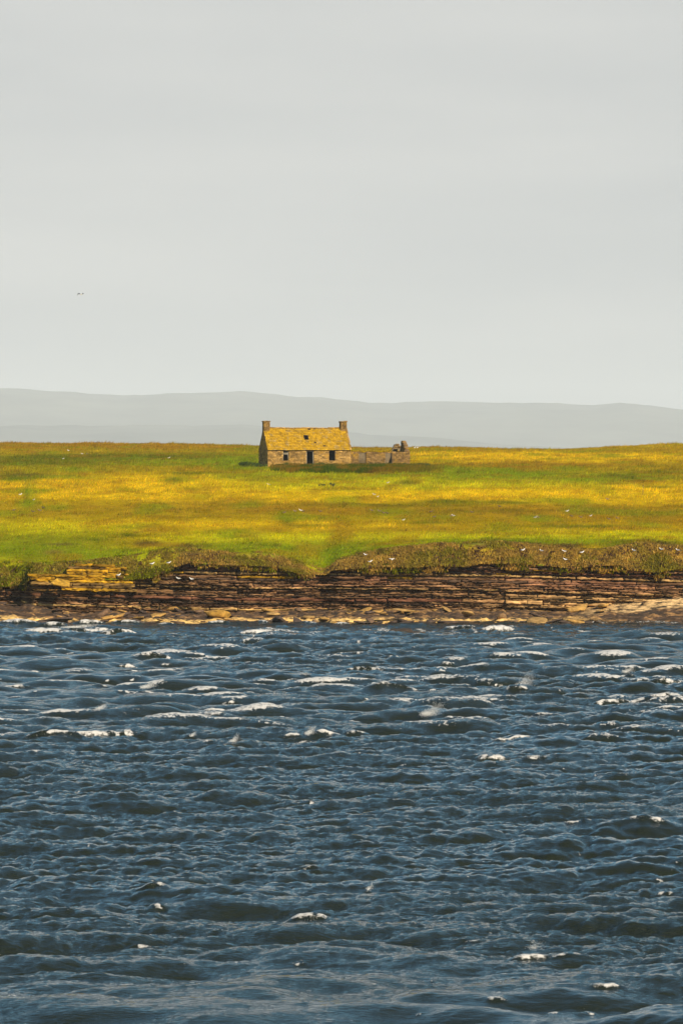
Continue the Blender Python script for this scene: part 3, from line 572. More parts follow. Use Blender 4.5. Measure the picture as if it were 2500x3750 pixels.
for k in range(10):                                         # stepped outcrop, each bed standing out a little beyond the one above
    py = 2070 + k * 10.0; a0 = 262 - 4 * k + rl.uniform(-12, 12); a1 = 438 + 6 * k + rl.uniform(-22, 22)
    if k > 3 and k < 8: a0 = 108 + rl.uniform(-10, 25)
    cuts = [a0] + sorted(rl.uniform(a0 + 30, a1 - 20, 1 + int(k > 3))) + [a1]
    for b0, b1 in zip(cuts[:-1], cuts[1:]):
        if b1 - b0 < 14: continue
        q = at((b0 + b1) / 2, py + .022 * ((b0 + b1) / 2 - 300), 460.75 - .13 * k + rl.normal(0, .10)); hw = (b1 - b0) / m / 2 - .01; hz = 10.5 / m * rl.uniform(.75, 1.0)
        v, f = rock_block(-hw, hw, lambda x: -hz / 2 - .022 * x, lambda x: hz / 2 - .022 * x, lambda x: .12 * math.sin(x * 1.3 + k) , 2.2, rl, .11)
        lc = np.array(LICH_SUNLIT) * rl.uniform(.38, .85) if rl.random() < (.9 if k < 7 else .45) else np.array((.20, .12, .035)) * rl.uniform(.6, 1.3)
        o = mesh_obj('lichen_ledge', v, f, rock_mat, cliff, np.clip(lc * (.5 + vn(v[:, 0] * 2, v[:, 2] * 5, 300 + k))[:, None], .01, .6)); o.location = q
        o['label'] = 'yellow lichen covered ledge at the left end of the cliff'
for k, (px, py, w, h) in enumerate(REEF):
    x, y = sea(px, py + h * .3); m = F / y
    lab = ['long low dark reef rock awash in the water left of centre', 'highest dark reef rock standing out of the water off the shore', 'low rock tail beside the highest reef rock', 'flat brown reef rock in front of the white breaker at left', 'small dark rock awash right of the highest reef rock',
           'small dark rock awash near the shore right of centre', 'tiny dark rock awash left of a foam streak right of centre', 'long thin reef rock awash off the right shore', 'low brown reef rock just right of the long reef rock'][k]
    put(boulder_mesh('reef_rock', 320 + k, .5, 2, .3, (.05, .036, .026) if k != 3 else (.15, .085, .04)), (x, y, .02), (w / m / 2, w / m / 3, h / m * 1.5), (0, 0, 0), lab, 'rock', 'reef rocks awash off the shore')
# loose rocks along the shore, three looks
rr = np.random.default_rng(55)
variants = [(slab_mesh('shore_rock', 501, (.075, .052, .04)), 'dark flat rock lying on the shore under the cliff'), (boulder_mesh('shore_rock', 502, .5, 1, .2, (.075, .052, .04)), 'dark lumpy rock lying on the shore under the cliff'),
            (slab_mesh('shore_rock', 503, (.36, .21, .06)), 'ochre flat slab lying on the shore under the cliff'), (boulder_mesh('shore_rock', 504, .45, 1, .2, (.34, .21, .075)), 'buff lumpy rock lying on the shore under the cliff'),
            (slab_mesh('shore_rock', 505, (.16, .10, .06), 1, .5, .3), 'brown slab lying on the shore under the cliff')]
WHERE = [(130, 'in the bottom left corner of the shore'), (330, 'below the yellow lichen ledge'), (560, 'between propped slab and domed boulder'), (900, 'around the domed ochre boulder'), (1150, 'below the pale cut face of the cliff'), (1420, 'below the bright yellow lichen patch of the cliff'), (1700, 'left of the upright rounded boulder'), (1960, 'around the upright rounded boulder'), (2200, 'at the foot of the pale beach ramp'), (9999, 'in front of the pale beach at the right')]
for i in range(300):
    px = rr.uniform(-60, 2560); py = rr.uniform(2238, 2278)
    if px > 2150 and py < 2246: py = rr.uniform(2246, 2274)
    p = shore_pt(px, py); k = int(rr.choice(5, p=[.44, .16, .18, .04, .18] if py < 2262 else [.14, .06, .46, .14, .20])); src, lab = variants[k]
    lab = lab.split(' lying')[0] + (' near the waterline ' if py > 2262 else ' near the cliff foot ' if py < 2250 else ' midway down the shore ') + [w for e, w in WHERE if px < e][0]
    o = src.copy(); s = float(np.clip(rr.lognormal(-.85, .42), .22, 1.1))
    put(o, p + Vector((0, -.15, .15 * s + .10)), (s * rr.uniform(1.1, 2.3), s, s * rr.uniform(.35, .8)), (rr.normal(0, .16), rr.normal(-.06, .16), rr.uniform(0, 6.28)), lab, 'rock', 'loose rocks along the shore')

# ------------------------------------------------------------------ stone kit for the buildings
def rough_stone(seed):
    r = np.random.default_rng(seed); bm = bmesh.new(); bmesh.ops.create_cube(bm, size=1.0)
    bmesh.ops.bevel(bm, geom=bm.edges[:], offset=.09, segments=1, affect='EDGES')
    v = np.array([q.co[:] for q in bm.verts]); v += r.normal(0, .028, v.shape); f = [tuple(w.index for w in q.verts) for q in bm.faces]; bm.free(); return v, f
STONES = [rough_stone(600 + i) for i in range(6)]
stone_mat = mat_col('rubble_stone', spec=.03, scale=5, lo=.6, hi=1.35, bump=.5, bscale=14, bdist=.03, rnd=.48, base=(.30, .185, .056), tint=(.36, .20, .03), tint_amt=(.52, .68), tscale=.9)
ruin_mat = mat_col('ruin_stone', spec=.03, scale=5, lo=.55, hi=1.35, bump=.5, bscale=14, bdist=.03, rnd=.36, base=(.19, .116, .040), tint=(.38, .22, .02), tint_amt=(.52, .68), tscale=.9)
mortar_mat = mat_col('old_mortar', scale=6, lo=.7, hi=1.2, bump=.5, base=(.16, .105, .055))
STONE_ME = {}
for nm, mt in (('house', stone_mat), ('ruin', ruin_mat)):
    STONE_ME[nm] = [mesh_obj('stone', v, f, mt, link=False).data for v, f in STONES]
def course_stones(w, h_fun, holes, r, hmin=.13, hmax=.27, lmin=.22, lmax=.68, z_lo=0.0):
    """random rubble courses over a face w long: list of (u0,u1,z0,z1)"""
    out = []; z = z_lo
    while True:
        h = r.uniform(hmin, hmax); u = 0.0; any_ = False
        while u < w - .05:
            l_ = min(r.uniform(lmin, lmax) * (h / .2) ** .4, w - u)
            if w - u - l_ < .16: l_ = w - u
            a, b, c, d = u, u + l_, z, z + h
            for (hx0, hx1, hz0, hz1) in holes:               # trim against openings
                if a < hx1 and b > hx0 and c < hz1 - .02 and d > hz0 + .02:
                    if c + d < hz0 * 2: d = min(d, hz0)
                    elif c + d > hz1 * 2: c = max(c, hz1)
                    elif a + b < hx0 * 2 or a < hx0 - .1: b = min(b, hx0)
                    elif b > hx1 + .1: a = max(a, hx1)
                    else: a = b
            hm = min(h_fun((a + b) / 2), h_fun(a + .02), h_fun(b - .02)) if b - a > .06 else 0
            if c < hm - .04:
                any_ = True; d = min(d, hm)
                if b - a > .06 and d - c > .04: out.append((a, b, c, d))
            u += l_
        z += h
        if not any_ and z > .5 + z_lo: break
    return out
def lay(items, key, parent, limit, small_name, mat, r):
    """items: (area, matrix 4x4); the largest become parts, the others one joined part"""
    items.sort(key=lambda q: -q[0]); rest = MB()
    for i, (a, M) in enumerate(items):
        k = int(r.integers(0, 6))
        if i < limit:
            o = bpy.data.objects.new('stone', STONE_ME[key][k]); COL.objects.link(o); o.parent = parent; o.matrix_local = Matrix(M.tolist())
        else:
            v, f = STONES[k]; rest.add(v @ M[:3, :3].T + M[:3, 3], f)
    if rest.n: rest.build(small_name, mat, parent, kind='stuff')
def face_matrix(origin, eu, ez, en, a, b, c, d, proud, depth=.18):
    g = .012; M = np.eye(4); M[:3, 0] = np.array(eu) * (b - a - g); M[:3, 1] = np.array(en) * depth; M[:3, 2] = np.array(ez) * (d - c - g)
    M[:3, 3] = np.array(origin) + np.array(eu) * (a + b) / 2 + np.array(ez) * (c + d) / 2 + np.array(en) * (proud - depth / 2); return M

HA = R(13.5); HX, HY, HZ = -10.8, 700.0, 14.40
slate_mat = mat_col('lichened_slate', spec=.03, scale=2.2, lo=.7, hi=1.3, bump=.3, bscale=10, bdist=.02, rnd=.22, base=(.355, .208, .010), tint=(.28, .22, .12), tint_amt=(.54, .72), tscale=1.3)
wood_grey = mat_col('weathered_wood', scale=9, lo=.7, hi=1.2, bump=.3, base=(.42, .37, .27)); wood_dark = mat_col('dark_old_wood', scale=9, lo=.6, hi=1.3, bump=.3, base=(.07, .048, .03))
def build_house():
    r = np.random.default_rng(71); Lh, Dh, Hh, pitch_h = 12.5, 6.0, 2.62, 3.12
    root = empty('stone_cottage', (HX, HY, HZ), HA, 'abandoned stone cottage with yellow lichened roof, two chimneys and empty windows on the grass', 'house')
    holes = [(2.31, 3.14, 1.0, 2.42), (5.82, 6.92, -.6, 2.42), (9.24, 10.15, 1.0, 2.44)]
    T = .6; zb = -.8
    fw = MB(); us = [0, 2.31, 3.14, 5.82, 6.92, 9.24, 10.15, Lh]
    for i in range(7):
        a, b = us[i], us[i + 1]; hl = [q for q in holes if q[0] <= a + .01 and q[1] >= b - .01]
        if not hl: fw.box(a, b, 0, T, zb, Hh)
        else:
            fw.box(a, b, .003, T - .003, hl[0][3], Hh)
            if hl[0][2] > 0: fw.box(a, b, .003, T - .003, zb, hl[0][2])
    fw.build('front_wall', mortar_mat, root)
    bw = MB(); bw.box(0, Lh, Dh - T, Dh, zb, Hh); inner_shade = mat_col('shade_dark_interior', base=(.03, .026, .022), scale=4); bw.build('back_wall', inner_shade, root)  # near-black back wall and floor carry the unlit interior as colour
    q = MB(); q.box(T, Lh - T, T, Dh - T, -.3, .42); q.build('earth_floor', inner_shade, root)
    gh = lambda y: Hh + pitch_h * (1 - abs(y - Dh / 2) / (Dh / 2))
    for k, x0 in ((0, .002), (1, Lh - T - .002)):
        g = MB(); poly = [(T, zb), (Dh - T, zb), (Dh - T, gh(Dh - T) - .04), (Dh / 2, Hh + pitch_h - .04), (T, gh(T) - .04)]
        v = [(x, y, z) for x in (x0, x0 + T) for y, z in poly]; n = 5
        g.add(v, [tuple(range(n)), tuple(range(2 * n - 1, n - 1, -1))] + [(i, i + n, (i + 1) % n + n, (i + 1) % n) for i in range(n)]); g.build('gable_wall', mortar_mat, root)
    items = []
    for (a, b, c, d) in course_stones(Lh, lambda u: Hh, holes, r, z_lo=-.7): items.append(((b - a) * (d - c), face_matrix((0, 0, 0), (1, 0, 0), (0, 0, 1), (0, -1, 0), a, b, c, d, r.uniform(.015, .06))))
    for (a, b, c, d) in course_stones(Dh, gh, [], r, z_lo=-.7): items.append(((b - a) * (d - c) * .24, face_matrix((0, Dh, 0), (0, -1, 0), (0, 0, 1), (-1, 0, 0), a, b, c, d, r.uniform(.01, .05))))
    for (a, b, c, d) in course_stones(Dh, gh, [], r, z_lo=-.7): items.append(((b - a) * (d - c) * .05, face_matrix((Lh, 0, 0), (0, 1, 0), (0, 0, 1), (1, 0, 0), a, b, c, d, r.uniform(.01, .05))))
    lay(items, 'house', root, 300, 'small_rubble', stone_mat, r)
    # roof: boards with a skylight hole, then slates laid in courses
    sl = math.hypot(Dh / 2 + .12, (Dh / 2 + .12) * pitch_h / (Dh / 2)); e1 = np.array((0, Dh / 2, pitch_h)) / math.hypot(Dh / 2, pitch_h); nrm = np.array((0, -e1[2], e1[1]))
    o0 = np.array((0, -.12, Hh - .12 * pitch_h / (Dh / 2)))
    sk = (5.88, 6.42, sl * .47, sl * .64)
    def slope_box(mb, u0, u1, s0, s1, t0, t1, back=False):
        pts = []
        for t in (t0, t1):
            for s in (s0, s1):
                for u in (u0, u1):
                    q = o0 + e1 * s + nrm * t; q = np.array((u, q[1], q[2]))
                    if back: q[1] = Dh - q[1]
                    pts.append(q)
        mb.add(pts, [(0, 2, 3, 1), (4, 5, 7, 6), (0, 1, 5, 4), (2, 6, 7, 3), (0, 4, 6, 2), (1, 3, 7, 5)])
    rb = MB()
    for a, b, s0, s1 in ((0, sk[0], .0, sl), (sk[1], Lh, 0, sl), (sk[0], sk[1], .002, sk[2]), (sk[0], sk[1], sk[3], sl - .002)): slope_box(rb, a, b, s0, s1, .0, .06)
    slope_box(rb, 0, Lh, .02, sl - .002, .0, .06, True)
    roof = rb.build('roof', wood_dark, root)
    sl_me = []
    for q in range(5):
        v, f = rough_stone(650 + q); v = v * np.array((1, 1, 1)); sl_me.append((v, f, mesh_obj('slate', v, f, slate_mat, link=False).data))
    sag = lambda u, s: -.05 * math.sin(math.pi * min(max(u / Lh, 0), 1)) * (s / sl) + .02 * math.sin(u * 1.3)
    nc = 13; ch = sl / nc; rest = MB(); slates = []
    for c in range(nc):
        u = -.05 - (c % 2) * .2
        while u < Lh + .02:
            w = r.uniform(.26, .44); a, b = max(u, -.06), min(u + w, Lh + .06); u += w
            if b - a < .1: continue
            s0 = c * ch - .04 + r.normal(0, .012); s1 = s0 + ch * 1.28
            if c == nc - 1: s1 = sl
            if a < sk[1] and b > sk[0] and s0 < sk[3] - .06 and s1 > sk[2] + .1:
                if (a + b) / 2 < sk[0]: b = min(b, sk[0])
                elif (a + b) / 2 > sk[1]: a = max(a, sk[1])
                else: continue
                if b - a < .08: continue
            if r.random() < .006: continue
            slates.append(((b - a), a, b, s0, s1, c))
    slates.sort(key=lambda q: -q[0])
    for i, (wd_, a, b, s0, s1, c) in enumerate(slates):
        tl = .07 / (s1 - s0); ee = e1 * math.cos(tl) - nrm * math.sin(tl); nn = nrm * math.cos(tl) + e1 * math.sin(tl)
        M = np.eye(4); M[:3, 0] = (b - a - .012, 0, 0); M[:3, 1] = ee * (s1 - s0); M[:3, 2] = nn * .032
        ctr = o0 + e1 * (s0 + s1) / 2 + nrm * (.105 + r.normal(0, .008)); M[:3, 3] = ((a + b) / 2, ctr[1], ctr[2] + sag((a + b) / 2, s0))
        k = int(r.integers(0, 5))
        if i < 300:
            o = bpy.data.objects.new('slate', sl_me[k][2]); COL.objects.link(o); o.parent = roof; o.matrix_local = Matrix(M.tolist())
        else: rest.add(sl_me[k][0] @ M[:3, :3].T + M[:3, 3], sl_me[k][1])
    for c in range(nc):                                     # the far slope, out of sight
        s0 = c * ch; 
        for u in np.arange(0, Lh - .01, .5): slope_box(rest, u, u + .49, s0, s0 + ch * .98, .062, .10 + .01 * r.random(), True)
    rest.build('slating', slate_mat, roof, kind='stuff')
    u = .05
    while u < Lh - .2:                                      # ridge stones
        w = r.uniform(.45, .7); w = min(w, Lh - u); v, f = STONES[int(r.integers(0, 6))]
        q = bpy.data.objects.new('ridge_stone', STONE_ME['house'][int(r.integers(0, 6))]); COL.objects.link(q); q.parent = roof
        q.scale = (w - .01, .30, .17); q.location = (u + w / 2, Dh / 2, Hh + pitch_h + .13 + sag(u, sl) + r.normal(0, .012)); u += w
    fr = MB()
    for a, b, s0, s1 in ((sk[0] - .05, sk[1] + .05, sk[3] - .02, sk[3] + .07), (sk[0] - .05, sk[0] + .01, sk[2], sk[3] - .022), (sk[1] - .01, sk[1] + .05, sk[2], sk[3] - .022)): slope_box(fr, a, b, s0, s1, .07, .21)
    fr.build('skylight_frame', wood_dark, roof)
    skm = MB()
    for i in range(9):                                      # rough skew stones along the right verge
        s = sl * (i + .5) / 9; q = o0 + e1 * s + nrm * .12; M = np.diag([.24, .5, .14, 1.0]); v, f = STONES[i % 6]; v = v * np.array((.26, .46, .14))
        c_, s_ = e1[1], e1[2]; v = np.stack([v[:, 0], v[:, 1] * c_ - v[:, 2] * s_, v[:, 1] * s_ + v[:, 2] * c_], 1); skm.add(v + np.array((Lh - .02 + r.normal(0, .03), q[1], q[2])), f)
    skm.build('skew_stone', stone_mat, root)
    # chimneys
    for cx in (.44, Lh - .44):
        m = MB(); z = Hh + pitch_h - .75; top = Hh + pitch_h + .98
        m.box(cx - .40, cx + .40, Dh / 2 - .44, Dh / 2 + .44, z, top - .02)
        while z < top - .05:
            h = min(r.uniform(.13, .2), top - z)
            for side in range(4):
                w = .90 if side % 2 == 0 else .98; p_ = -w / 2
                while p_ < w / 2 - .05:
                    l_ = min(r.uniform(.24, .5), w / 2 - p_); v, f = STONES[int(r.integers(0, 6))]; v = v * np.array((l_ - .01, .14, h - .01)); v = v + np.array((p_ + l_ / 2, -(.98 if side % 2 == 0 else .90) / 2 + .04 + r.normal(0, .012), z + h / 2))
                    a = side * math.pi / 2; c_, s_ = math.cos(a), math.sin(a); v = np.stack([v[:, 0] * c_ - v[:, 1] * s_, v[:, 0] * s_ + v[:, 1] * c_, v[:, 2]], 1); m.add(v + np.array((cx, Dh / 2, 0)), f); p_ += l_
            z += h
        ch_ = m.build('chimney', ruin_mat, root)
        cp = MB(); 
        for i in range(3): 
            v, f = STONES[i]; cp.add(v * np.array((.38, 1.14, .17)) + np.array((cx + (i - 1) * .36, Dh / 2, top + .07 + r.normal(0, .015))), f)
        cp.build('chimney_cap', ruin_mat, ch_)
    # openings
    wf = MB(); a, b, z0, z1 = holes[0]
    wf.box(a, a + .07, .16, .24, z0, z1); wf.box(b - .10, b - .0, .16, .24, z0, z1); wf.box(a + .07, b - .10, .165, .235, z1 - .06, z1)
    w = wf.build('window_frame', wood_grey, root); tr = MB(); tr.box(a + .07, b - .10, .15, .25, z0 + 1.06, z0 + 1.15); tr.build('transom', wood_grey, w); tr = MB(); tr.box(a + .07, b - .10, .17, .23, z0 + .93, z0 + .985); tr.build('sash_rail', wood_grey, w)
    wf = MB(); a, b, z0, z1 = holes[2]; wf.box(a, a + .05, .30, .38, z0, z1); wf.box(b - .05, b, .30, .38, z0, z1); wf.box(a + .05, b - .05, .305, .375, z1 - .05, z1); wf.build('window_frame', wood_dark, root)
    df = MB(); a, b, z0, z1 = holes[1]; df.box(a, a + .07, .12, .24, -.7, z1 - .08); df.box(b - .09, b, .12, .24, -.7, z1 - .08); df.box(a, b, .115, .245, z1 - .08, z1); df.build('door_frame', wood_grey, root)
    for (a, b, z0, z1), mt in zip(holes, (wood_dark, wood_dark, wood_dark)):
        q = MB(); q.box(a - .18, b + .18, -.07, .3, z1 + .002, z1 + .11); q.build('lintel', mt, root)
        if z0 > 0: q = MB(); v, f = STONES[2]; q.add(v * np.array((b - a + .22, .32, .11)) + np.array(((a + b) / 2, .06, z0 - .05)), f); q.build('sill', stone_mat, root)
build_house()

def build_ruin():
    r = np.random.default_rng(81); Lr, Dr, T, zb = 8.95, 5.4, .55, -.8
    ca, sa = math.cos(HA), math.sin(HA); o = (HX + 12.56 * ca - .22 * sa, HY + 12.56 * sa + .22 * ca, HZ)
    root = empty('ruined_outbuilding', o, HA, 'roofless brown stone outbuilding with a jagged broken gable, joined to the right of the cottage', 'ruin')
    top = lambda u: 2.30 + .07 * math.sin(u * 2.3) + .05 * math.sin(u * 5.1 + 1) - (.10 if 3.4 < u < 4.1 else 0)
    holes = [(1.24, 2.31, -.7, 2.12), (5.24, 6.23, .55, 2.14)]
    m = MB(); us = [0, 1.24, 2.31, 5.24, 6.23, Lr]
    for i in range(5):
        a, b = us[i], us[i + 1]
        if i in (1, 3):
            h = holes[(i - 1) // 2]; m.box(a, b, .003, T - .003, h[3], min(top(a), top(b)) - .05)
            if h[2] > 0: m.box(a, b, .003, T - .003, zb, h[2])
        else:
            y0 = 0 if i < 4 else -.16; n = max(2, int((b - a) / .4)); q = np.linspace(a, b, n + 1); m.prism([(a, zb), (b, zb)] + [(u, top(u) - .03) for u in q[::-1]], y0, T)
    m.build('front_wall', mortar_mat, root)
    m = MB(); q = np.linspace(.0, Lr, 18); bt = lambda u: 2.24 + .05 * math.sin(u * 1.9) + (1.5 if u > Lr - 1.35 else 0) - (1.1 * abs(u - (Lr - .75)) if u > Lr - 1.35 else 0); m.prism([(0, zb), (Lr, zb)] + [(u, bt(u)) for u in q[::-1]], Dr - T, Dr); m.build('back_wall', mat_col('lime_plastered_stone', scale=3, lo=.7, hi=1.25, bump=.5, base=(.13, .098, .055)), root)
    GB = [(.0, 2.3), (.55, 2.75), (1.1, 3.25), (1.7, 3.62), (2.3, 3.85), (2.75, 4.02), (2.95, 3.9), (3.15, 3.3), (3.4, 2.95), (3.7, 2.55), (4.1, 2.35), (4.5, 2.2), (4.85, 2.1)]
    gt = lambda y: float(np.interp(y, [q[0] for q in GB], [q[1] for q in GB]))
    m = MB(); pl = [(T, zb), (4.85, zb)] + [(y, z - .04) for y, z in GB[::-1] if y > T] + [(T, gt(T) - .04)]; n = len(pl)
    v = [(x, y, z) for x in (Lr - T, Lr) for y, z in pl]; m.add(v, [tuple(range(n)), tuple(range(2 * n - 1, n - 1, -1))] + [(i, i + n, (i + 1) % n + n, (i + 1) % n) for i in range(n)]); m.build('broken_gable', mortar_mat, root)
    # the gable carries on down over the front corner
    m = MB(); m.box(0.0, .4, T, Dr - T, zb, 2.0); m.build('party_wall', mortar_mat, root)
    items = []
    for (a, b, c, d) in course_stones(6.23, top, holes, r, z_lo=-.7, lmax=.62): items.append(((b - a) * (d - c), face_matrix((0, 0, 0), (1, 0, 0), (0, 0, 1), (0, -1, 0), a, b, c, d, r.uniform(.015, .06))))
    for (a, b, c, d) in course_stones(Lr - 6.23, lambda u: top(u + 6.23), [], r, z_lo=-.7, lmax=.6): items.append(((b - a) * (d - c), face_matrix((6.23, -.16, 0), (1, 0, 0), (0, 0, 1), (0, -1, 0), a, b, c, d, r.uniform(.015, .07))))
    for (a, b, c, d) in course_stones(4.85 - T, lambda u: gt(u + T), [], r, z_lo=1.2): items.append(((b - a) * (d - c) * .3, face_matrix((Lr - T, T, 0), (0, 1, 0), (0, 0, 1), (-1, 0, 0), a, b, c, d, r.uniform(.03, .11))))
    for (a, b, c, d) in course_stones(4.85, gt, [], r, z_lo=-.7): items.append(((b - a) * (d - c) * .1, face_matrix((Lr, 0, 0), (0, 1, 0), (0, 0, 1), (1, 0, 0), a, b, c, d, r.uniform(.02, .06))))
    for y, z in [(.3, 2.35), (.8, 2.85), (1.35, 3.3), (1.95, 3.62), (2.5, 3.85), (2.9, 3.8)]:   # stones across the broken top edge
        M = np.diag([T + .06, .55, .24, 1.0]); M[:3, 3] = (Lr - T / 2, y, z - .05); items.append((.1, M))
    for i in range(26):                                     # the stub of back wall
        M = np.diag([r.uniform(.25, .5), .62, r.uniform(.13, .24), 1.0]); z = r.uniform(1.8, 3.55); k = (3.6 - z) * .35; M[:3, 3] = (Lr - .7 + r.uniform(-.2 - k, .3 + k * .6), Dr - T / 2 + r.normal(0, .03), z); items.append((.08, M))
    for i in range(34):                                     # loose top course
        u = i * Lr / 34 + .1; M = np.diag([.3, .55, .13, 1.0]); M[:3, 3] = (u, T / 2, top(u) + .0); 
        if r.random() < .8: items.append((.05, M))
    lay(items, 'ruin', root, 300, 'small_rubble', ruin_mat, r)
    q = MB(); q.box(1.06, 2.5, -.06, T, 2.122, 2.2); q.build('lintel', wood_dark, root)
    n = 1500; u = r.uniform(0, 6.2, n); y = r.uniform(-.05, T, n); h = r.uniform(.05, .17, n)
    c = np.where(r.random((n, 1)) < .6, np.array(GOLD)[None] * .9, np.array(OLIVE)[None]) * r.uniform(.6, 1.2, (n, 1))
    z = np.array([top(q_) for q_ in u]) + .03; w_ = r.uniform(.05, .1, n); a = r.uniform(0, 6.28, n)
    p = np.stack([u, y, z], 1); d = np.stack([np.cos(a) * w_, np.sin(a) * w_, 0 * a], 1); v = np.stack([p - d, p + d, p + np.stack([r.normal(.03, .05, n), r.normal(-.02, .05, n), h], 1)], 1).reshape(-1, 3)
    mesh_obj('turf_cap', v, np.arange(3 * n).reshape(n, 3), bpy.data.materials['grass_blade'], root, np.repeat(c, 3, 0), kind='stuff')
build_ruin()

# ------------------------------------------------------------------ rank growth and bushes round the walls
def rank_grass():
    r = np.random.default_rng(91); n = 60000
    Y = r.uniform(668, 704, n); px_ = r.uniform(990, 1625, n); x = (px_ - PX0) / F * Y
    ca, sa = math.cos(HA), math.sin(HA); u = (x - HX) * ca + (Y - HY) * sa; v = -(x - HX) * sa + (Y - HY) * ca
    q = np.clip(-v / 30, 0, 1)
    lo_edge = 1738 - 16 * sst(1130, 1000, px_) + 9 * fbm(px_ / 60, px_ * 0, 95, 3) - 18 * sst(1480, 1620, px_)
    k = (v < -.25) | (u > 22.2); k &= pxy(x, Y, ground(x, Y))[1] < lo_edge + r.normal(0, 5, n); k &= r.random(n) < sst(1610, 1400, px_) * .93 + .07; k &= ~((px_ < 1010) & (v > -3)) ; k &= ~((u > 22) & (v > 2.5))
    x, Y, u, q = x[k], Y[k], u[k], q[k]; n = len(x)
    z = ground(x, Y); px, py = pxy(x, Y, z)
    h = r.uniform(.34, .80, n) * (.7 + .6 * vn(x / 1.6, Y / 3, 97)); w = r.uniform(.04, .10, n)
    g = sst(.38, .62, vn(x / 1.7, Y / 4, 98))[:, None]
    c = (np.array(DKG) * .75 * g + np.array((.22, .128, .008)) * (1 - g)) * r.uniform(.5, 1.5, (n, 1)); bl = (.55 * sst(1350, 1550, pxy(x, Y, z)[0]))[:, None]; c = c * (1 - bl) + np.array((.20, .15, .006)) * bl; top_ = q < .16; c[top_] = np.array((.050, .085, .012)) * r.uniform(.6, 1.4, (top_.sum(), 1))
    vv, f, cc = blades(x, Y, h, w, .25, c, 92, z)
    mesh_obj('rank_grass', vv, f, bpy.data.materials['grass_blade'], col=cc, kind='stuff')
rank_grass()
leaf_mat = mat_col('bush_leaf', scale=3, lo=.8, hi=1.2, bump=0, transl=.3, rough=.6); stem_mat = mat_col('bush_stem', base=(.09, .06, .03), scale=8, bump=.2)
def bush(px, py, w, h, Y, label, col, seed, spiky=False):
    r = np.random.default_rng(seed); x = (px - PX0) / F * Y; z = float(ground(x, Y)); m = F / Y; w /= m; h /= m
    root = empty('bush' if not spiky else 'thistle_plant', (x, Y, z), 0, label, 'bush' if not spiky else 'plant')
    st = MB(); V = []; C = []
    lobes = [(r.uniform(-.5, .5) * w, r.uniform(-.3, .3) * w, r.uniform(.35, .75) * h, r.uniform(.18, .3) * w) for _ in range(8)]
    for (lx, ly, lz, lr) in lobes:
        a = np.array((lx * .2, ly * .2, -.05)); b = np.array((lx, ly, lz)); q = .02
        st.add([a + (-q, 0, 0), a + (q, 0, 0), a + (0, q * 1.7, 0), b], [(0, 1, 3), (1, 2, 3), (2, 0, 3)])
        n = 170 if not spiky else 26; d = r.normal(size=(n, 3)); d /= np.linalg.norm(d, axis=1)[:, None]; p = b + d * lr * (r.random((n, 1)) ** .5) * np.array((1.2, 1, .9 * h / max(w, .5) + .3)); p[:, 2] = np.abs(p[:, 2])
        s = r.uniform(.035, .085, (n, 1)); e = r.normal(size=(n, 3)); e /= np.linalg.norm(e, axis=1)[:, None]; e2 = np.cross(e, d); e2 /= np.linalg.norm(e2, axis=1)[:, None] + 1e-6
        V.append(np.stack([p - e * s, p + e2 * s * .6, p + e * s, p - e2 * s * .6], 1)); C.append(np.repeat(np.array(col) * r.uniform(.5, 1.5, (n, 1)), 4, 0))
    st.build('stem', stem_mat, root); V = np.concatenate(V).reshape(-1, 3)
    mesh_obj('foliage', V, np.arange(len(V)).reshape(-1, 4), leaf_mat, root, np.concatenate(C))
bush(903, 1712, 56, 26, 702, 'dark green leafy bush in the grass left of the cottage', (.04, .07, .012), 1)
bush(952, 1716, 40, 18, 697.5, 'low green bush against the shaded gable foot of the cottage', (.05, .085, .014), 2)
bush(1552, 1706, 42, 17, 697, 'dark green bush in rank grass right of the ruined outbuilding', (.035, .065, .012), 3)
bush(1326, 1700, 24, 14, 702.6, 'small dark green bush growing in the doorway of the ruined outbuilding', (.035, .065, .012), 4)
bush(1180, 1780, 22, 18, 622, 'spindly dark thistle clump in the bright green grass below the cottage', (.06, .075, .02), 5, True)
bush(1217, 1780, 14, 19, 625, 'thin single thistle right of the thistle clump below the cottage', (.06, .075, .02), 6, True)
bush(750, 2266, 9, 9, 452.5, 'bright yellow green weed tuft on the shore rocks left of centre', (.30, .30, .02), 7, True)
bush(1978, 2272, 16, 8, 451.8, 'bright yellow green weed patch on the right shore by the water', (.33, .34, .02), 8, True)

# ------------------------------------------------------------------ thin marker post
x = (2353 - PX0) / F * 590; z = float(ground(x, 590)); pm = MB()
ring = [(math.cos(a) * .035, math.sin(a) * .035) for a in np.linspace(0, 2 * np.pi, 8, endpoint=False)]
zz = [(-.3, 1.15), (.0, 1.05), (.7, .95), (1.30, .85), (1.34, .35)]; V = [(a * s, b * s, h) for h, s in zz for a, b in ring]
pm.add(V, [(q * 8 + i, q * 8 + (i + 1) % 8, q * 8 + 8 + (i + 1) % 8, q * 8 + 8 + i) for q in range(4) for i in range(8)] + [tuple(range(32, 40))])
po = pm.build('marker_post', mat_col('post_wood', base=(.16, .12, .05), scale=9, bump=.2)); po.location = (x, 590, z); po.rotation_euler = (0, R(1.5), 0)
tag(po, 'thin wooden post standing alone in the golden grass at the right', 'post')

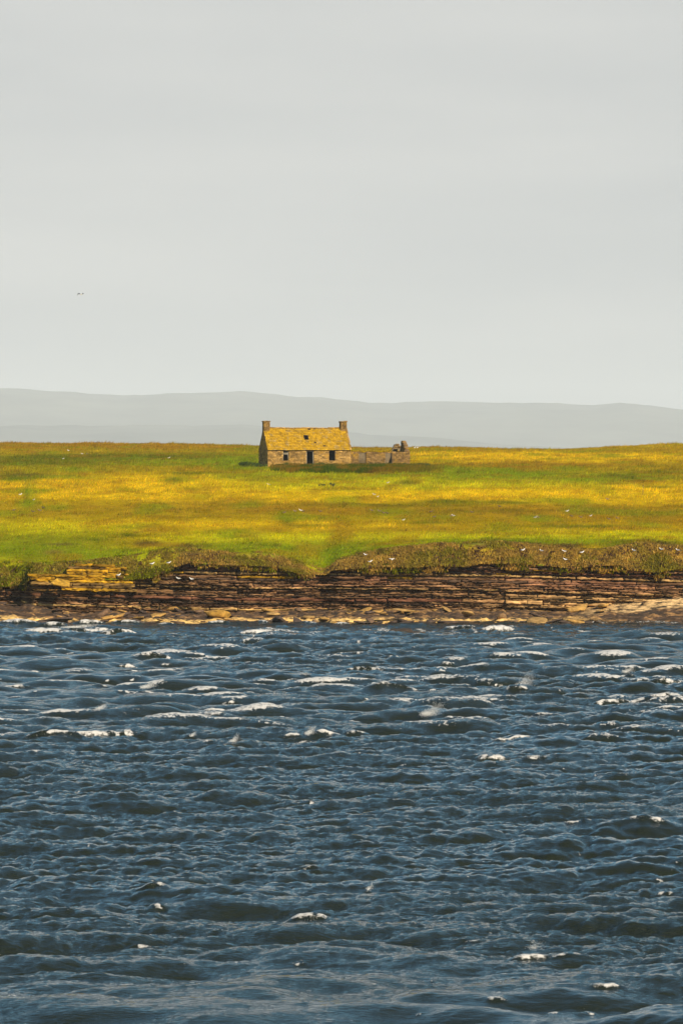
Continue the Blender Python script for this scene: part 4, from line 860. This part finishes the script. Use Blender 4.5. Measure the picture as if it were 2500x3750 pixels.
# ------------------------------------------------------------------ birds
def plain(name, c, rough=.7): return mat_col(name, base=c, scale=20, lo=.93, hi=1.05, bump=0, rough=rough)
GW = plain('white_plumage', (.82, .81, .78)); GG = plain('grey_wing_plumage', (.30, .31, .33)); GK = plain('black_wing_tip', (.025, .025, .028)); GY = plain('yellow_bill', (.60, .36, .03)); GB_ = plain('brown_plumage', (.15, .10, .06)); GT = plain('tan_plumage', (.30, .22, .14))
def bird_mesh(name, mats, standing):
    """one closed body: tail to bill in rings, wings and bill coloured, two legs"""
    ringz = [(-.30, .20, .010, .006), (-.20, .205, .045, .02), (-.10, .20, .075, .058), (.0, .195, .085, .078), (.09, .205, .078, .078), (.15, .235, .055, .058), (.19, .28, .042, .044), (.215, .315, .046, .046), (.245, .33, .04, .038), (.27, .325, .018, .016), (.33, .315, .004, .006)]
    if not standing: ringz = [(a, b - .10, c, d) for a, b, c, d in ringz]
    bm = bmesh.new(); rows = []
    for (x, z, ry, rz) in ringz: rows.append([bm.verts.new((x, math.cos(a) * ry, z + math.sin(a) * rz)) for a in np.linspace(0, 2 * np.pi, 10, endpoint=False)])
    for q in range(len(rows) - 1):
        for i in range(10):
            f = bm.faces.new((rows[q][i], rows[q][(i + 1) % 10], rows[q + 1][(i + 1) % 10], rows[q + 1][i])); f.smooth = True
            top = i in (0, 1, 2, 3, 4)
            f.material_index = 3 if q >= 9 else (2 if (q == 0 and top) else (1 if top and q in (1, 2, 3) else 0))
    bm.faces.new(rows[0][::-1]); bm.faces.new(rows[-1])
    if standing:
        for s in (-.03, .03):
            vs_ = [bm.verts.new((.0 + dx, s + dy, z)) for z in (0, .13) for dx, dy in ((-.008, -.008), (.008, -.008), (.008, .008), (-.008, .008))]
            for i in range(4): bm.faces.new((vs_[i], vs_[(i + 1) % 4], vs_[4 + (i + 1) % 4], vs_[4 + i])).material_index = 3
    me = bpy.data.meshes.new(name); bm.to_mesh(me); bm.free()
    for m in mats: me.materials.append(m)
    return me
gull_me = bird_mesh('gull', (GW, GG, GK, GY), True); sit_me = bird_mesh('gull', (GW, GG, GK, GY), False); brown_me = bird_mesh('brown_bird', (GT, GB_, GK, GK), True); bsit_me = bird_mesh('brown_bird', (GB_, GB_, GK, GK), False)
def field(px, py):
    """distance at which the sight line through a photo pixel meets the land"""
    Y = np.linspace(463, 930, 2400); x = (px - PX0) / F * Y; z = ground(x, Y); q = PYH + (CH - z) * F / Y
    k = np.where(q <= py)[0]; i = k[0] if len(k) else len(Y) - 1
    return Vector((float(x[i]), float(Y[i]), float(z[i])))
GULLS = [(251,1655,'s','white gull on the far left grass just below the skyline'),(301,1667,'s','brighter white gull on dark grass, second below the left skyline'),(231,1683,'t','tiny pale gull on the left grass under two brighter gulls'),
 (618,1682,'s','white gull on green grass between the left edge and the cottage'),(74,1818,'s','white gull by the green track at the left edge'),(122,1835,'t','tiny white gull right of the green track at the left edge'),
 (984,1781,'s','white gull in bright green grass below the left end of the cottage'),(1419,1775,'s','white gull in bright green grass below the ruined outbuilding'),(1370,1818,'s','white gull in golden grass below the ruined outbuilding, left of a pair'),
 (1382,1823,'t','smaller gull at the right of the pair in golden grass below the ruined outbuilding'),(1476,1909,'t','small white gull alone in olive grass below the ruined outbuilding'),(1660,1897,'s','white gull beside a brown bird, lower middle of the meadow'),
 (1959,1903,'s','bright white gull beside a brown bird, right half of the meadow'),(2075,1880,'s','white gull above the brown birds, right part of the meadow'),(2161,1894,'t','small pale gull right of the brown birds, right part of the meadow'),
 (1102,1877,'s','pale gull among brown birds in the meadow below the cottage')]
for px, py, k, lab in GULLS:
    o = bpy.data.objects.new('gull', gull_me if k == 's' else sit_me); p = field(px, py); s = .92 if k == 's' else .72
    put(o, p + Vector((0, 0, .08)), (s, s, s), (0, 0, random.choice((0, math.pi)) + random.uniform(-.6, .6)), lab, 'gull', 'gulls resting on the meadow')
for px, lab in ((1517, 'left one of two white gulls on the skyline right of the ruin'), (1527, 'right one of two white gulls on the skyline right of the ruin')):
    Y = 885.0; x = (px - PX0) / F * Y; o = bpy.data.objects.new('gull', gull_me); put(o, (x, Y, float(ground(x, Y)) + .15), (1.1, 1.1, 1.1), (0, 0, .9), lab, 'gull', 'gulls on the skyline')
CL = [(433,2113,458.9,'white gull on the grassy ledge above the layered cliff, left part'),(556,2070,462.3,'white gull high on the left cliff edge where grass ends'),(617,2070,462,'grey white gull tucked under the left cliff edge'),(577,2092,461.5,'white gull on the small green ledge under the left cliff edge'),
 (654,2122,460.3,'white gull on a narrow red rock ledge, left of a second one'),(702,2124,460.3,'white gull on a narrow red rock ledge, right of a first one'),(1340,2037,464,'white gull on the tussock bank above the middle cliff'),(1354,2062,462.3,'white gull lower down the tussock bank above the middle cliff'),
 (1913,2023,463.5,'white gull at a bare hollow in the right tussock bank'),(1983,2026,463.5,'small white gull on a green patch of the right tussock bank'),(2066,2024,463.7,'white gull high in the right tussock bank over another gull'),(2070,2054,462.2,'white gull low in the right tussock bank under another gull'),
 (2129,2032,463.5,'white gull at the right end of the gulls in the tussock bank'),(2321,2025,464,'upright white gull on green turf left of the right soil scar'),(2422,2017,464,'white gull in front of the soil scar at the far right'),(2482,2020,464,'greyish gull at the far right edge of the cliff top')]
for px, py, Y, lab in CL:
    x = (px - PX0) / F * Y; z = CH - (py - PYH) / F * Y; o = bpy.data.objects.new('gull', gull_me if px % 2 else sit_me)
    s = .95; yy = Y
    if py < 2080:                                           # seat it on the bank surface
        ys = np.linspace(float(yface(x)) - .2, float(yface(x)) + 6, 300); zs_ = zland(np.full(300, x), ys, ys - float(yface(x)) + .25); q = PYH + (CH - zs_) * F / ys; k = np.where(q <= py)[0]; i = k[0] if len(k) else 299; yy = float(ys[i]) - .1; z = float(zs_[i]) + .05
    put(o, ((px - PX0) / F * yy, yy, z), (s, s, s), (0, 0, random.uniform(-.8, .8) + random.choice((0, math.pi))), lab, 'gull', 'gulls nesting along the cliff top')
BB = [(320,1668,'brown bird right of the bright gull below the left skyline'),(50,1874,'brown bird at the left edge of the meadow'),(121,1879,'brown bird, left one of a pair in the left meadow'),(146,1878,'brown bird, right one of a pair in the left meadow'),(159,1865,'brown bird above the pair in the left meadow'),(1040,1883,'brown bird left of the group below the cottage'),
 (1080,1881,'brown bird just left of the pale gull below the cottage'),(1110,1879,'brown bird just right of the pale gull below the cottage'),(1173,1878,'brown bird right of the group below the cottage'),(1362,1878,'brown bird at the left of the row below the ruined outbuilding'),(1404,1884,'brown bird, third of the row below the ruined outbuilding'),(1418,1885,'brown bird close beside the third of the row below the ruin'),(1389,1880,'small brown bird second of the row below the ruin'),
 (1577,1880,'brown bird in the middle meadow above a larger one'),(1589,1899,'larger brown bird in the middle meadow under another'),(1652,1898,'brown bird close to the white gull, lower middle meadow'),(1728,1881,'brown bird right of the middle in the meadow, alone'),(1829,1860,'brown bird on the low dark rise of the meadow'),(1970,1903,'brown bird right of the brightest gull of the meadow'),
 (2093,1896,'brown bird, left one of two on the right meadow'),(2127,1900,'brown bird, right one of two on the right meadow'),(2224,1836,'small brown bird in golden grass at right'),(2230,1907,'brown bird, left one of a far right pair'),(2260,1904,'brown bird, right one of a far right pair')]
for i, (px, py, lab) in enumerate(BB):
    o = bpy.data.objects.new('brown_bird', brown_me if i % 3 == 0 else bsit_me); p = field(px, py); s = .95
    put(o, p + Vector((0, 0, .10)), (s, s, s), (0, 0, random.choice((0, math.pi)) + random.uniform(-.6, .6)), lab, 'bird', 'brown birds resting on the meadow')
def flying(name, loc, L_, Rr, body, scale, label, mat_top, mat_w, group=None):
    """bird on the wing: rings out along one wing, through the body, along the other"""
    bm = bmesh.new()
    def loft(path, rad):
        rows = []
        for (x, y, z), (a, b) in zip(path, rad): rows.append([bm.verts.new((x, y + math.cos(t) * a, z + math.sin(t) * b)) for t in np.linspace(0, 2 * np.pi, 8, endpoint=False)])
        for q in range(len(rows) - 1):
            for i in range(8): bm.faces.new((rows[q][i], rows[q][(i + 1) % 8], rows[q + 1][(i + 1) % 8], rows[q + 1][i])).smooth = True
        bm.faces.new(rows[0][::-1]); bm.faces.new(rows[-1]); return rows
    n0 = len(bm.faces)
    loft(L_[0] + body[0] + Rr[0], L_[1] + body[1] + Rr[1])
    for f in bm.faces: f.material_index = 0
    for f in bm.faces:
        xm = sum(v.co.x for v in f.verts) / len(f.verts)
        if body[0][0][0] - .02 <= xm <= body[0][-1][0] + .02: f.material_index = 1
    rows = [(-.26, .10, .02), (-.12, .06, .055), (.05, .0, .07), (.18, .0, .055), (.27, .01, .045), (.33, 0, .01)]; prev = None
    for y, z, rd in rows:
        cur = [bm.verts.new((body[0][1][0] + math.cos(t) * rd, -y, z + body[0][1][2] + math.sin(t) * rd)) for t in np.linspace(0, 2 * np.pi, 8, endpoint=False)]
        if prev:
            for i in range(8): q = bm.faces.new((prev[i], prev[(i + 1) % 8], cur[(i + 1) % 8], cur[i])); q.material_index = 1; q.smooth = True
        prev = cur
    me = bpy.data.meshes.new(name); bm.to_mesh(me); bm.free(); me.materials.append(mat_top); me.materials.append(mat_w)
    o = bpy.data.objects.new(name, me); return put(o, loc, (scale,) * 3, (0, 0, 0), label, 'gull', group)
flying('flying_gull', at(296.5, 1077, 640), ([(-.42, .05, -.16), (-.36, .02, -.03), (-.28, 0, .07), (-.20, 0, .08)], [(.02, .03), (.06, .05), (.09, .055), (.10, .05)]), ([(.15, 0, .03), (.24, .03, .09), (.30, .05, .08)], [(.09, .05), (.07, .05), (.02, .03)]),
       ([(-.05, 0, .02), (.05, 0, -.03), (.10, 0, -.03)], [(.11, .035), (.12, .05), (.11, .04)]), 1.2, 'gull flying alone in the grey sky at the left, wings bent', GK, GW)
flying('flying_gull', at(1435, 2050, 459.5), ([(-.34, .03, .05), (-.26, .02, .10), (-.16, 0, .12)], [(.03, .012), (.08, .02), (.11, .03)]), ([(.14, 0, .12), (.22, .02, .10), (.28, .03, .04)], [(.11, .03), (.08, .02), (.03, .012)]),
       ([(-.05, 0, .05), (.0, 0, .0), (.05, 0, .05)], [(.12, .04), (.13, .10), (.12, .04)]), 1.0, 'white gull flying with spread wings in front of the middle cliff edge', GW, GW)

# ------------------------------------------------------------------ air: thin sea haze that greys the far hills
def haze():
    m = bpy.data.materials.new('sea_haze'); m.use_nodes = True; t = m.node_tree; t.nodes.remove(t.nodes['Principled BSDF'])
    pv = t.nodes.new('ShaderNodeVolumePrincipled'); pv.inputs['Density'].default_value = 4.0e-5; pv.inputs['Color'].default_value = (.87, .945, 1.0, 1); pv.inputs['Anisotropy'].default_value = -0.1
    t.links.new(pv.outputs[0], t.nodes['Material Output'].inputs['Volume'])
    b = MB(); b.box(-21000, 21000, -1500, 38000, -7, 640); o = b.build('haze', m, kind='stuff')
haze()
